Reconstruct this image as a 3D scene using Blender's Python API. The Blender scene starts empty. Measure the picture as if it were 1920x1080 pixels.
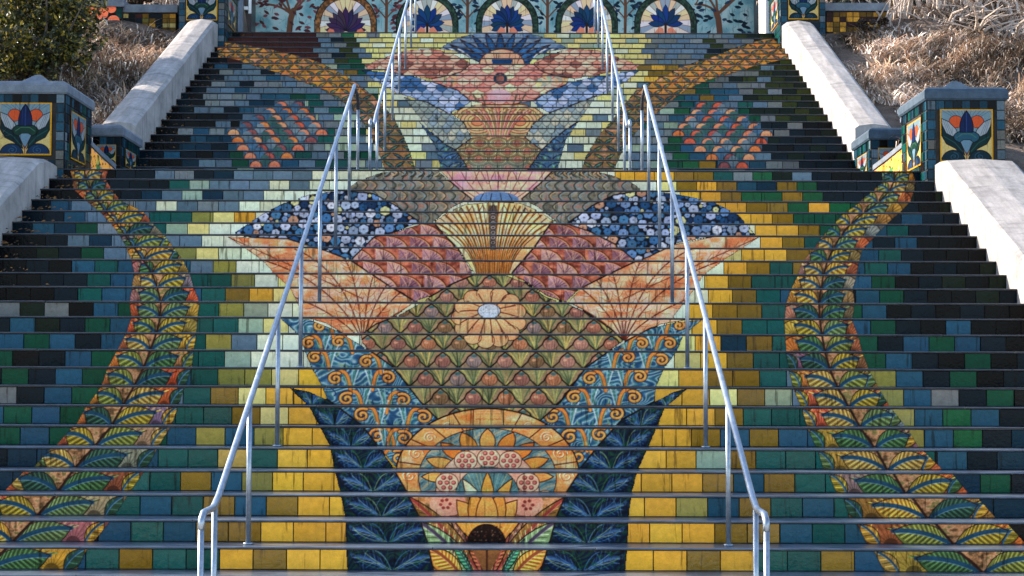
import bpy, math, random
import numpy as np
from mathutils import Vector, Matrix
S = bpy.context.scene
COL = S.collection
rad = math.radians
# ------------------------------------------------------------------ camera
FPX = 3320.29; CX, CD, CH = 0.2574, 11.3897, 1.2563
YAW, PITCH, ROLL = -0.0016, 0.0516, 0.0029
T, LND, WLO, WUP, R = 0.349, 1.9354, 4.8745, 4.5996, 0.15
def basis():
    cy, sy = math.cos(YAW), math.sin(YAW); cp, sp = math.cos(PITCH), math.sin(PITCH)
    f = np.array([sy*cp, cy*cp, sp]); rt = np.array([cy, -sy, 0.]); u = np.cross(rt, f)
    cr, sr = math.cos(ROLL), math.sin(ROLL)
    return cr*rt+sr*u, -sr*rt+cr*u, f
RT, UP, FW = basis()
CAMP = np.array([CX, -CD, CH])
def proj(x, y, z):
    dx, dy, dz = x-CAMP[0], y-CAMP[1], z-CAMP[2]
    w = dx*FW[0]+dy*FW[1]+dz*FW[2]
    return 960+FPX*(dx*RT[0]+dy*RT[1]+dz*RT[2])/w, 540-FPX*(dx*UP[0]+dy*UP[1]+dz*UP[2])/w
def ray(px, py, y):                      # world point seen at a picture position, at distance plane y
    d = FW+RT*((px-960)/FPX)+UP*((540-py)/FPX)
    k = (y-CAMP[1])/d[1]
    p = CAMP+d*k
    return p
def xat(px, y, z):
    x = (px-960)*(y+CD)/FPX+CX
    for _ in range(3):
        a = proj(x, y, z)[0]; x += (px-a)*(y+CD)/FPX
    return x
cam = bpy.data.cameras.new('camera'); camo = bpy.data.objects.new('camera', cam); COL.objects.link(camo)
m = Matrix(((RT[0], UP[0], -FW[0], CAMP[0]), (RT[1], UP[1], -FW[1], CAMP[1]), (RT[2], UP[2], -FW[2], CAMP[2]), (0, 0, 0, 1)))
camo.matrix_world = m
cam.sensor_width = 36; cam.lens = FPX/1920*36; cam.clip_start = .1; cam.clip_end = 1000
S.camera = camo
# ------------------------------------------------------------------ light
SUN_EL, SUN_AZ = rad(29), rad(-66)       # azimuth from +y towards +x
w = bpy.data.worlds.new('World'); S.world = w; w.use_nodes = True
nt = w.node_tree; nt.nodes.clear()
sky = nt.nodes.new('ShaderNodeTexSky'); sky.sky_type = 'NISHITA'; sky.sun_disc = False
sky.sun_elevation = SUN_EL; sky.sun_rotation = SUN_AZ
bg = nt.nodes.new('ShaderNodeBackground'); bg.inputs[1].default_value = .13
ow = nt.nodes.new('ShaderNodeOutputWorld')
nt.links.new(sky.outputs[0], bg.inputs[0]); nt.links.new(bg.outputs[0], ow.inputs[0])
sl = bpy.data.lights.new('sun', 'SUN'); sl.energy = 4.4; sl.angle = rad(.5); sl.color = (1, .88, .74)
so = bpy.data.objects.new('sun', sl); COL.objects.link(so)
sd = Vector((math.sin(SUN_AZ)*math.cos(SUN_EL), math.cos(SUN_AZ)*math.cos(SUN_EL), math.sin(SUN_EL)))
so.rotation_euler = sd.to_track_quat('Z', 'Y').to_euler(); so.location = sd*40
S.view_settings.view_transform = 'Standard'; S.view_settings.look = 'None'
S.view_settings.exposure = 1.9; S.view_settings.gamma = 1
KALB = np.array([1.04, .80, .70])*1.68     # glaze albedo relative to the colours listed below
rng = np.random.default_rng(7); random.seed(7)
# ------------------------------------------------------------------ helpers
def lin(c):
    c = np.asarray(c, float)/255.
    return np.where(c <= .04045, c/12.92, ((c+.055)/1.055)**2.4)
def gl(c):
    return np.minimum(lin(c)**1.16*KALB, .84)
def tag(o, label=None, cat=None, group=None, kind=None):
    if label: o['label'] = label
    if cat: o['category'] = cat
    if group: o['group'] = group
    if kind: o['kind'] = kind
    return o
def empty(name, loc, *a, **k):
    o = bpy.data.objects.new(name, None); COL.objects.link(o); o.location = loc
    o.empty_display_size = .2
    return tag(o, *a, **k)
def link(name, me, mat, parent=None):
    o = bpy.data.objects.new(name, me); COL.objects.link(o)
    if mat: me.materials.append(mat)
    if parent is not None:
        o.parent = parent
        o.matrix_parent_inverse = Matrix.Translation(-wloc(parent))
    return o
def wloc(o):
    # every empty or mesh here is placed by translation only
    return WL.get(o.name, Vector(o.location))
WL = {}
class MB:
    def __init__(s): s.v = []; s.f = []; s.c = []; s.t = []
    def quad(s, a, b, c, d, col=None):
        i = len(s.v); s.v += [tuple(a), tuple(b), tuple(c), tuple(d)]; s.f.append((i, i+1, i+2, i+3)); s.c += [col]*4
    def poly(s, pts, col=None):
        i = len(s.v); s.v += [tuple(p) for p in pts]; s.f.append(tuple(range(i, i+len(pts)))); s.c += [col]*len(pts)
    def box(s, x0, x1, y0, y1, z0, z1, col=None):
        i = len(s.v)
        s.v += [(x, y, z) for z in (z0, z1) for y in (y0, y1) for x in (x0, x1)]
        for q in ((0, 2, 3, 1), (4, 5, 7, 6), (0, 1, 5, 4), (2, 6, 7, 3), (0, 4, 6, 2), (1, 3, 7, 5)):
            s.f.append(tuple(i+k for k in q))
        s.c += [col]*8
    def prism(s, prof, path, closed_prof=True, cap=True, col=None):
        # prof: function i -> list of 3D points at path station
        i0 = len(s.v); n = len(path[0])
        for ring in path: s.v += [tuple(p) for p in ring]; s.c += [col]*n
        for a in range(len(path)-1):
            for k in range(n):
                k2 = (k+1) % n
                s.f.append((i0+a*n+k, i0+a*n+k2, i0+(a+1)*n+k2, i0+(a+1)*n+k))
        if cap:
            s.f.append(tuple(i0+k for k in range(n))[::-1]); s.f.append(tuple(i0+(len(path)-1)*n+k for k in range(n)))
    def tube(s, pts, r, seg=10, col=None):
        pts = [Vector(p) for p in pts]; rs = r if isinstance(r, (list, tuple)) else [r]*len(pts)
        rings = []; prev = None
        for i, p in enumerate(pts):
            d = (pts[min(i+1, len(pts)-1)]-pts[max(i-1, 0)]).normalized()
            if prev is None:
                a = d.orthogonal().normalized()
            else:
                a = (prev-d*prev.dot(d)).normalized()
            prev = a; b = d.cross(a)
            rings.append([p+(a*math.cos(q)+b*math.sin(q))*rs[i] for q in [2*math.pi*k/seg for k in range(seg)]])
        s.prism(None, rings, col=col)
    def build(s, name, mat, parent=None, smooth=False):
        me = bpy.data.meshes.new(name); me.from_pydata(s.v, [], s.f); me.update()
        if any(c is not None for c in s.c):
            at = me.attributes.new('col', 'FLOAT_COLOR', 'POINT')
            arr = np.array([(tuple(c)+(0.,))[:4] if c is not None else (.2, .2, .2, 0.) for c in s.c], np.float32)
            at.data.foreach_set('color', arr.ravel())
        if smooth: me.shade_smooth()
        return link(name, me, mat, parent)
def grid(name, P, C, M, mat, parent, smooth=False):
    """P (h,w,3) positions, C (h,w,3) linear colours, M (h-1,w-1) cells kept"""
    h, wd = P.shape[:2]
    if not M.any(): return None
    idx = np.arange(h*wd).reshape(h, wd)
    q = np.stack([idx[:-1, :-1][M], idx[:-1, 1:][M], idx[1:, 1:][M], idx[1:, :-1][M]], 1)
    used, inv = np.unique(q.ravel(), return_inverse=True)
    V = P.reshape(-1, 3)[used].astype(np.float32); Cc = C.reshape(-1, 3)[used]
    me = bpy.data.meshes.new(name)
    me.vertices.add(len(V)); me.vertices.foreach_set('co', V.ravel())
    me.loops.add(q.size); me.loops.foreach_set('vertex_index', inv.astype(np.int32).ravel())
    me.polygons.add(len(q)); me.polygons.foreach_set('loop_start', np.arange(0, q.size, 4, dtype=np.int32))
    me.update(calc_edges=True)
    at = me.attributes.new('col', 'FLOAT_COLOR', 'POINT')
    at.data.foreach_set('color', np.concatenate([Cc, np.ones((len(Cc), 1))], 1).astype(np.float32).ravel())
    if smooth: me.shade_smooth()
    return link(name, me, mat, parent)
# ------------------------------------------------------------------ materials
def newmat(name):
    ma = bpy.data.materials.new(name); ma.use_nodes = True
    n = ma.node_tree; n.nodes.clear()
    o = n.nodes.new('ShaderNodeOutputMaterial'); p = n.nodes.new('ShaderNodeBsdfPrincipled')
    n.links.new(p.outputs[0], o.inputs[0])
    return ma, n, p
def noise(n, scale, detail=4, rough=.6, vec=None, sc=None):
    t = n.nodes.new('ShaderNodeTexNoise'); t.inputs['Scale'].default_value = scale
    t.inputs['Detail'].default_value = detail; t.inputs['Roughness'].default_value = rough
    g = n.nodes.new('ShaderNodeNewGeometry'); out = g.outputs['Position']
    if sc:
        mp = n.nodes.new('ShaderNodeMapping'); mp.inputs['Scale'].default_value = sc
        n.links.new(out, mp.inputs[0]); out = mp.outputs[0]
    n.links.new(out, t.inputs['Vector'])
    return t.outputs[0]
def ramp(n, src, stops):
    r = n.nodes.new('ShaderNodeValToRGB'); e = r.color_ramp.elements
    while len(e) < len(stops): e.new(.5)
    for k, (p, c) in enumerate(stops):
        e[k].position = p; e[k].color = (*c, 1) if len(c) == 3 else c
    n.links.new(src, r.inputs[0]); return r.outputs[0]
def mulc(n, a, b, f=1.):
    x = n.nodes.new('ShaderNodeMixRGB'); x.blend_type = 'MULTIPLY'; x.inputs[0].default_value = f
    for i, s in ((1, a), (2, b)):
        if hasattr(s, 'links'): n.links.new(s, x.inputs[i])
        else: x.inputs[i].default_value = (*s, 1)
    return x.outputs[0]
def bump(n, p, src, strength, dist):
    b = n.nodes.new('ShaderNodeBump'); b.inputs['Strength'].default_value = strength; b.inputs['Distance'].default_value = dist
    n.links.new(src, b.inputs['Height']); n.links.new(b.outputs[0], p.inputs['Normal'])
    return b
def attr_mat(name, rough=.25, spec=.5, coat=0., mott=(.72, 1.2), mscale=60, bstr=.35, bdist=.004, drip=True, speck=True):
    ma, n, p = newmat(name)
    a = n.nodes.new('ShaderNodeAttribute'); a.attribute_name = 'col'
    c = a.outputs['Color']
    g0, g1 = mott
    c = mulc(n, c, ramp(n, noise(n, mscale, 5, .65), [(.3, (g0, g0, g0)), (.7, (g1, g1, g1))]))
    if speck:
        c = mulc(n, c, ramp(n, noise(n, 420, 2, .5), [(.35, (.88, .89, .9)), (.62, (1.05, 1.04, 1.03))]))
    if drip:   # dark rain streaks left on the glaze
        d = ramp(n, noise(n, 1, 4, .6, sc=(26, 8, 2.2)), [(.58, (1, 1, 1)), (.66, (.25, .24, .22))])
        c = mulc(n, c, d, .8)
    n.links.new(c, p.inputs['Base Color'])
    p.inputs['Roughness'].default_value = rough; p.inputs['Specular IOR Level'].default_value = spec
    p.inputs['Coat Weight'].default_value = coat; p.inputs['Coat Roughness'].default_value = .08
    bump(n, p, noise(n, 38, 3, .55), bstr, bdist)
    return ma
GLAZE = attr_mat('glazed_tile', .16, .07, 0, mott=(.8, 1.12), mscale=22, bstr=.55, bdist=.007)
_n = GLAZE.node_tree; _p = [q for q in _n.nodes if q.type == 'BSDF_PRINCIPLED'][0]; _a = [q for q in _n.nodes if q.type == 'ATTRIBUTE'][0]
_n.links.new(_a.outputs['Alpha'], _p.inputs['Coat Weight']); _p.inputs['Coat Roughness'].default_value = .07
_b = _n.nodes.new('ShaderNodeBump'); _b.inputs['Strength'].default_value = 1.; _b.inputs['Distance'].default_value = .006
_n.links.new(noise(_n, 26, 3, .6), _b.inputs['Height']); _n.links.new(_b.outputs[0], _p.inputs['Coat Normal'])
ART = attr_mat('carved_glazed_mosaic', .34, .07, 0, (.8, 1.15), 80, .3, .003)
WALLTILE = attr_mat('wall_mosaic_tile', .3, .1, 0, (.7, 1.2), 40, .3, .004)
def plain(name, c0, c1, rough=.7, scale=8, metal=0., bs=.3, bd=.01, spec=.3, sc=None, fine=True):
    ma, n, p = newmat(name)
    c = ramp(n, noise(n, scale, 6, .65, sc=sc), [(.3, c0), (.7, c1)])
    if fine: c = mulc(n, c, ramp(n, noise(n, 150, 3, .6), [(.3, (.78, .78, .78)), (.7, (1.15, 1.15, 1.15))]))
    n.links.new(c, p.inputs['Base Color'])
    p.inputs['Roughness'].default_value = rough; p.inputs['Metallic'].default_value = metal
    p.inputs['Specular IOR Level'].default_value = spec
    bump(n, p, noise(n, scale*6, 5, .6), bs, bd)
    return ma
GROUT = plain('dark_grout', (.012, .01, .009), (.03, .025, .02), .9)
TREAD = plain('worn_blue_stone', (.035, .046, .066), (.10, .12, .155), .28, 5, spec=.5, bs=.15, bd=.004)
NOSE = plain('dark_stone_nosing', (.012, .013, .016), (.04, .042, .05), .35, 9, spec=.5, bs=.2, bd=.003)
CHEEK = plain('pale_plaster', (.21, .195, .185), (.36, .335, .32), .85, 2.4, sc=(5, .8, 1.2), bs=.4, bd=.012)
_n = CHEEK.node_tree; _p = [q for q in _n.nodes if q.type == 'BSDF_PRINCIPLED'][0]; _src = _p.inputs['Base Color'].links[0].from_socket
_st = ramp(_n, noise(_n, 1, 6, .7, sc=(1.2, 9, 1.1)), [(.52, (1, 1, 1)), (.68, (.55, .56, .58))])
_n.links.new(mulc(_n, mulc(_n, _src, _st, .9), ramp(_n, noise(_n, 3, 8, .8), [(.35, (.7, .7, .7)), (.55, (1.05, 1.05, 1.05))]), .7), _p.inputs['Base Color'])
CAPSHADE = plain('shaded_cap_stone', (.012, .03, .05), (.045, .075, .11), .6, 8, bs=.4, bd=.01)  # right-hand caps: their shade is put into this darker, bluer colour
CAPST = plain('cap_stone', (.08, .10, .125), (.17, .195, .23), .75, 6, bs=.4, bd=.01)
STEEL = plain('galvanised_steel', (.17, .21, .26), (.32, .37, .43), .4, 14, metal=.75, spec=.5, bs=.06, bd=.002)
BRACK = plain('dark_bracket', (.03, .03, .035), (.07, .07, .08), .5, 20, metal=.5)
SOIL = plain('dry_soil', (.05, .035, .025), (.2, .14, .10), .95, 2.2, bs=.9, bd=.05)
PAVE = plain('pavement', (.42, .40, .37), (.56, .54, .5), .85, 3)
WHITE = plain('white_paint', (.66, .66, .64), (.8, .79, .77), .6, 4)
DARKW = plain('dark_tile', (.02, .018, .018), (.07, .05, .045), .35, 9, sc=(6, 6, 1))
BARK = plain('bark', (.05, .038, .03), (.16, .12, .09), .9, 6, sc=(4, 4, 1), bs=.8, bd=.03)
DEAD = plain('bleached_wood', (.26, .2, .16), (.5, .42, .36), .9, 6, sc=(4, 4, 1), bs=.6, bd=.02)
# ------------------------------------------------------------------ canvas painter (colours of the mosaic pieces)
class Canvas:
    def __init__(s, x0, y0, W, H, ss=1.0):
        s.x0, s.y0, s.ss = x0, y0, ss
        s.w, s.h = int(W*ss), int(H*ss)
        s.rgb = np.zeros((s.h, s.w, 3), np.float32); s.m = np.zeros((s.h, s.w), bool); s.L = np.zeros((s.h, s.w), np.float32)
        s.clip = None; s.lw = 1.0
    def box(s, xa, ya, xb, yb):
        i0 = max(0, int((xa-s.x0)*s.ss)-1); i1 = min(s.w, int((xb-s.x0)*s.ss)+2)
        j0 = max(0, int((ya-s.y0)*s.ss)-1); j1 = min(s.h, int((yb-s.y0)*s.ss)+2)
        if i1 <= i0 or j1 <= j0: return None
        X = s.x0+(np.arange(i0, i1)+.5)/s.ss; Y = s.y0+(np.arange(j0, j1)+.5)/s.ss
        return slice(j0, j1), slice(i0, i1), *np.meshgrid(X, Y)
    def put(s, js, is_, a, col, setm=False):
        if s.clip is not None: a = a*s.clip[js, is_]
        c = np.asarray(col, np.float32)
        s.rgb[js, is_] = s.rgb[js, is_]*(1-a[..., None])+c*a[..., None]
        if setm: s.m[js, is_] |= a > .5
    def inside(s, poly):
        p = np.asarray(poly, float)
        b = s.box(p[:, 0].min(), p[:, 1].min(), p[:, 0].max(), p[:, 1].max())
        if b is None: return None
        js, is_, X, Y = b
        r = np.zeros(X.shape, bool)
        for (xa, ya), (xb, yb) in zip(p, np.roll(p, -1, 0)):
            if ya == yb: continue
            r ^= ((ya > Y) != (yb > Y)) & (X < (xb-xa)*(Y-ya)/(yb-ya)+xa)
        return js, is_, r
    def mask(s, poly):
        r = s.inside(poly); M = np.zeros((s.h, s.w), np.float32)
        if r: M[r[0], r[1]] = r[2]
        return M
    def fill(s, poly, col, setm=False, a=1.):
        r = s.inside(poly)
        if r: s.put(r[0], r[1], r[2].astype(np.float32)*a, col, setm)
    def stroke(s, pts, wd, col, a=1., line=False):
        p = np.asarray(pts, float); e = wd/2+1
        b = s.box(p[:, 0].min()-e, p[:, 1].min()-e, p[:, 0].max()+e, p[:, 1].max()+e)
        if b is None: return
        js, is_, X, Y = b; D = np.full(X.shape, 1e9)
        for (xa, ya), (xb, yb) in zip(p[:-1], p[1:]):
            dx, dy = xb-xa, yb-ya; l = dx*dx+dy*dy+1e-9
            t = np.clip(((X-xa)*dx+(Y-ya)*dy)/l, 0, 1)
            D = np.minimum(D, (X-xa-t*dx)**2+(Y-ya-t*dy)**2)
        wd = wd*1.25 if line else wd; al = np.clip((wd/2-np.sqrt(D))*s.ss+.5, 0, 1)*a
        s.put(js, is_, al, col)
        if line:
            z = al if s.clip is None else al*s.clip[js, is_]
            s.L[js, is_] = np.maximum(s.L[js, is_], z)
    def ell(s, cx, cy, rx, ry, col, a=1., half=False):
        b = s.box(cx-rx-1, cy-ry-1, cx+rx+1, cy+ry+1)
        if b is None: return
        js, is_, X, Y = b
        q = np.sqrt(((X-cx)/rx)**2+((Y-cy)/ry)**2)
        al = np.clip((1-q)*min(rx, ry)*s.ss+.5, 0, 1)
        if half: al = al*(Y <= cy+.3)
        s.put(js, is_, al*a, col)
    def paint(s, M, fn, a=1.):      # fn(X,Y)->rgb over mask
        ys, xs = np.where(M > 0)
        if len(ys) == 0: return
        X = s.x0+(xs+.5)/s.ss; Y = s.y0+(ys+.5)/s.ss
        c = fn(X, Y); s.rgb[ys, xs] = s.rgb[ys, xs]*(1-a)+c*a
def bez(p0, p1, p2, n=8):
    t = np.linspace(0, 1, n)[:, None]; p0, p1, p2 = map(np.array, (p0, p1, p2))
    return (1-t)**2*p0+2*t*(1-t)*p1+t*t*p2
_tab = rng.random((256, 256)).astype(np.float32)
def vn(x, y):
    xi = np.floor(x).astype(int); yi = np.floor(y).astype(int); fx = x-xi; fy = y-yi
    fx = fx*fx*(3-2*fx); fy = fy*fy*(3-2*fy)
    g = lambda a, b: _tab[b % 256, a % 256]
    return (g(xi, yi)*(1-fx)+g(xi+1, yi)*fx)*(1-fy)+(g(xi, yi+1)*(1-fx)+g(xi+1, yi+1)*fx)*fy
def pal(t, cols):
    t = np.clip(t, 0, .999)*(len(cols)-1); i = t.astype(int); f = (t-i)[:, None]; c = np.array(cols, float)
    return c[i]*(1-f)+c[np.minimum(i+1, len(cols)-1)]*f
def mott(cols, sx=.06, sy=.12, seed=0, amp=1.4):
    def f(X, Y):
        t = .5+(vn(X*sx+seed, Y*sy+seed*2)-.5)*amp+(vn(X*sx*4+seed, Y*sy*4)-.5)*.45
        return pal(t, cols)
    return f
def swirl(cols, k=.5, warp=14, seed=0, sc=.045):
    def f(X, Y):
        u = X+warp*(vn(X*sc+seed, Y*sc*1.6)-.5)*4; v = Y+warp*(vn(X*sc+9+seed, Y*sc*1.6+5)-.5)*4
        t = .5+.5*np.sin(k*(u*.6+v))
        return pal(t, cols)
    return f
# ---- rows of steps
def step_geo(g):                 # g 1..24 lower steps, 25..47 upper steps: riser y, bottom z, top z, halfwidth
    if g <= 24: return g*T, (g-1)*R, g*R, WLO
    return 24*T+LND+(g-25)*T, (g-1)*R, g*R, WUP
def band(g, px):
    y, z0, z1, _ = step_geo(g); x = xat(px, y, z0)
    a = proj(x, y-.01, z1-.017)[1]; b = proj(x, y-.01, z0)[1]
    if g > 1:
        yp = step_geo(g-1)[0]
        if g == 25: yp = 24*T
        xp = xat(px, yp-.025, z0); b = min(b, proj(xp, yp-.025, z0)[1])
    return a, b
def rows_in(ya, yb, px=930):
    return [g for g in range(1, 48) if band(g, px)[1] > ya and band(g, px)[0] < yb]
def sc_g(g): return FPX/(step_geo(g)[0]+CD)      # px per metre
DK = (28, 16, 16)
cv = Canvas(0, 0, 1920, 1090, 1.0)
def interp(poly, y):
    ys = [p[1] for p in poly]; xs = [p[0] for p in poly]
    o = np.argsort(ys); return float(np.interp(y, np.array(ys)[o], np.array(xs)[o]))
def leaf(p0, p1, wid, fill, rib, ribs=7, vein=None, up=1, mid=True, lw=1.3):
    p0 = np.array(p0, float); p1 = np.array(p1, float); d = p1-p0; L = np.hypot(*d)+1e-6; nrm = np.array([-d[1], d[0]])/L
    if nrm[1] > 0: nrm = -nrm
    a = bez(p0, p0+d*.45+nrm*wid, p1, 9); b = bez(p1, p0+d*.55-nrm*wid, p0, 9)
    cv.fill(np.vstack([a, b]), fill)
    mc = bez(p0, p0+d*.5+nrm*wid*.35*up, p1, 9)
    if vein is not None:
        for i in range(1, ribs+1):
            t = i/(ribs+1); k = t*8; i0 = int(k); m0 = mc[i0]*(1-k+i0)+mc[min(i0+1, 8)]*(k-i0)
            for sgn in (1, -1):
                q = m0+d/L*wid*.35+nrm*sgn*wid*.5*math.sin(math.pi*min(1, t+.1))
                cv.stroke([m0, q], 1.3 if sgn > 0 else 1.7, vein if i % 2 else tuple(min(255, c*1.5+20) for c in fill), .8)
    if mid:
        cv.stroke(mc, max(1.6, wid*.15), rib); cv.stroke(mc+np.array([0, wid*.09]), 1.1, tuple(min(255, c+80) for c in rib), .8)
    cv.stroke(np.vstack([a, b]), lw, DK, .9, True)
LEAFC = [(132, 118, 44), (60, 92, 56), (104, 112, 54), (168, 130, 54), (42, 70, 56), (84, 104, 66), (148, 124, 66)]
FANC = [(196, 118, 70), (192, 140, 60), (184, 124, 98), (168, 96, 60), (150, 138, 128), (186, 146, 70), (178, 92, 66), (130, 104, 66)]
def fan(cx, cy, r, a0, a1, col, n=9, ray=None):
    A = np.linspace(a0, a1, 14); pts = [(cx, cy)]+[(cx+r*math.cos(t), cy-r*math.sin(t)) for t in A]
    cv.fill(pts, col); rc = ray or tuple(c*.55 for c in col)
    for t in np.linspace(a0, a1, n): cv.stroke([(cx+r*.2*math.cos(t), cy-r*.2*math.sin(t)), (cx+r*math.cos(t), cy-r*math.sin(t))], 1.1, rc, .75)
    for t in np.linspace(a0, a1, n)[:-1]+.5*(a1-a0)/n:
        cv.stroke([(cx+r*.4*math.cos(t), cy-r*.4*math.sin(t)), (cx+r*.92*math.cos(t), cy-r*.92*math.sin(t))], 1., tuple(min(255, c+35) for c in col), .6)
    cv.ell(cx, cy, r*.22, r*.2, tuple(c*.6 for c in col)); cv.stroke(pts[1:], 1.3, DK, .9, True)
def garland(le, re_, st, rows, rnd):
    for g in rows:
        yt, yb = band(g, interp(st, (band(g, 900)[0]+band(g, 900)[1])/2)); yt -= 2; yb += 2; h = yb-yt
        P = [(interp(le, yt), yt), (interp(re_, yt), yt), (interp(re_, yb), yb), (interp(le, yb), yb)]
        cv.fill(P, (150, 110, 76), True); M = cv.mask(P); cv.clip = M
        cv.paint(M, mott([(84, 70, 48), (146, 112, 78), (172, 138, 106), (110, 108, 66)], .1, .16, g))
        sx0, sx1 = interp(st, yt), interp(st, yb)
        for sgn in (-1, 1):
            edge = (P[0][0]+P[3][0])/2 if sgn < 0 else (P[1][0]+P[2][0])/2
            W = abs(edge-(sx0+sx1)/2)
            c = FANC[rnd.randrange(len(FANC))]; c = tuple(v*rnd.uniform(.72, 1.0) for v in c)
            # outer fan flower, its hub at the foot of the row
            bx = sx1+sgn*W*.72
            ec = P[3][0] if sgn < 0 else P[2][0]
            cv.fill([(sx1+sgn*W*.55, yt), (edge+sgn*30, yt), (edge+sgn*30, yb), (sx1+sgn*W*.5, yb)], tuple(x*.7 for x in c))
            fan(bx+sgn*W*.04, yb, max(h*.95, W*.42), .1, 3.04, c, 11)
            if W > 75:
                leaf((edge-sgn*W*.22, yb), (edge+sgn*W*.02, yt+2), h*.7, LEAFC[rnd.randrange(7)], (30, 70, 90), 6, (40, 60, 30))
            lc = LEAFC[rnd.randrange(len(LEAFC))]
            leaf((sx1+sgn*1, yb), (sx1+sgn*W*.74, yt+h*.34), h*1.3, lc, (30, 70, 92), max(7, int(W/6)), tuple(x*.4 for x in lc))
        cv.stroke([(sx0, yt), (sx1, yb)], max(1.8, h*.1), (48, 30, 24), 1., True)
        cv.stroke([P[0], P[3]], 1.5, DK); cv.stroke([P[1], P[2]], 1.5, DK)
        cv.clip = None
rnd = random.Random(3)
LE = [(130, 318), (135, 328), (137, 357), (162, 378), (186, 397), (208, 420), (224, 441), (236, 464), (246, 488), (251, 513), (252, 530), (240, 550), (242, 567), (238, 575), (246, 597), (232, 602), (236, 626), (224, 640), (213, 675), (193, 700), (190, 724), (175, 730), (168, 758), (150, 766), (142, 797), (120, 806), (104, 836), (82, 846), (60, 878), (26, 889), (5, 922), (-30, 970), (-80, 1080)]
RE = [(204, 320), (198, 338), (212, 357), (228, 378), (237, 381), (272, 397), (287, 419), (309, 441), (327, 464), (344, 488), (357, 513), (364, 540), (375, 567), (371, 597), (369, 626), (364, 657), (360, 690), (348, 724), (336, 758), (323, 797), (306, 820), (285, 865), (256, 905), (227, 950), (192, 1000), (163, 1030), (144, 1068)]
ST = [(158, 320), (160, 340), (170, 360), (185, 380), (205, 405), (225, 425), (240, 450), (262, 480), (282, 505), (292, 530), (300, 555), (303, 580), (298, 610), (288, 640), (277, 670), (265, 700), (248, 730), (225, 770), (203, 810), (165, 850), (130, 890), (100, 935), (35, 1005), (-10, 1050), (-40, 1085)]
garland(LE, RE, ST, range(1, 25), rnd)
LE2 = [(1652, 322), (1655, 342), (1640, 357), (1633, 360), (1619, 378), (1598, 381), (1585, 398), (1580, 400), (1562, 420), (1542, 441), (1526, 465), (1504, 489), (1497, 513), (1483, 540), (1473, 567), (1470, 597), (1471, 626), (1473, 657), (1478, 690), (1484, 724), (1497, 745), (1506, 780), (1519, 820), (1533, 846), (1540, 880), (1555, 889), (1563, 924), (1580, 932), (1588, 970), (1607, 982), (1621, 1018), (1638, 1033), (1659, 1070)]
RE2 = [(1712, 320), (1717, 342), (1714, 362), (1706, 381), (1688, 399), (1666, 420), (1655, 424), (1650, 441), (1636, 445), (1619, 465), (1611, 489), (1608, 513), (1599, 540), (1604, 567), (1597, 597), (1605, 610), (1612, 640), (1621, 675), (1639, 710), (1658, 745), (1681, 780), (1705, 806), (1719, 838), (1738, 848), (1763, 880), (1794, 890), (1812, 924), (1836, 934), (1868, 972), (1891, 982), (1925, 1020), (1975, 1080)]
ST2 = [(1678, 320), (1676, 345), (1662, 368), (1635, 388), (1607, 408), (1585, 431), (1569, 453), (1557, 477), (1547, 500), (1542, 527), (1537, 555), (1535, 583), (1539, 612), (1543, 640), (1550, 675), (1562, 710), (1580, 745), (1602, 780), (1622, 820), (1645, 846), (1659, 880), (1676, 888), (1693, 924), (1710, 932), (1734, 970), (1755, 982), (1786, 1018), (1796, 1033), (1844, 1070)]
garland(LE2, RE2, ST2, range(1, 25), rnd)
def region(poly, fn=None, col=(200, 140, 90)):
    cv.fill(poly, col, True); M = cv.mask(poly)
    if fn: cv.paint(M, fn)
    cv.clip = M
    return M
def endreg(poly, lw=2.0):
    cv.clip = None; cv.stroke(list(poly)+[poly[0]], lw*1.2, DK, .95, True)
def mir(poly, ax): return [(2*ax-x, y) for x, y in poly]
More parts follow.
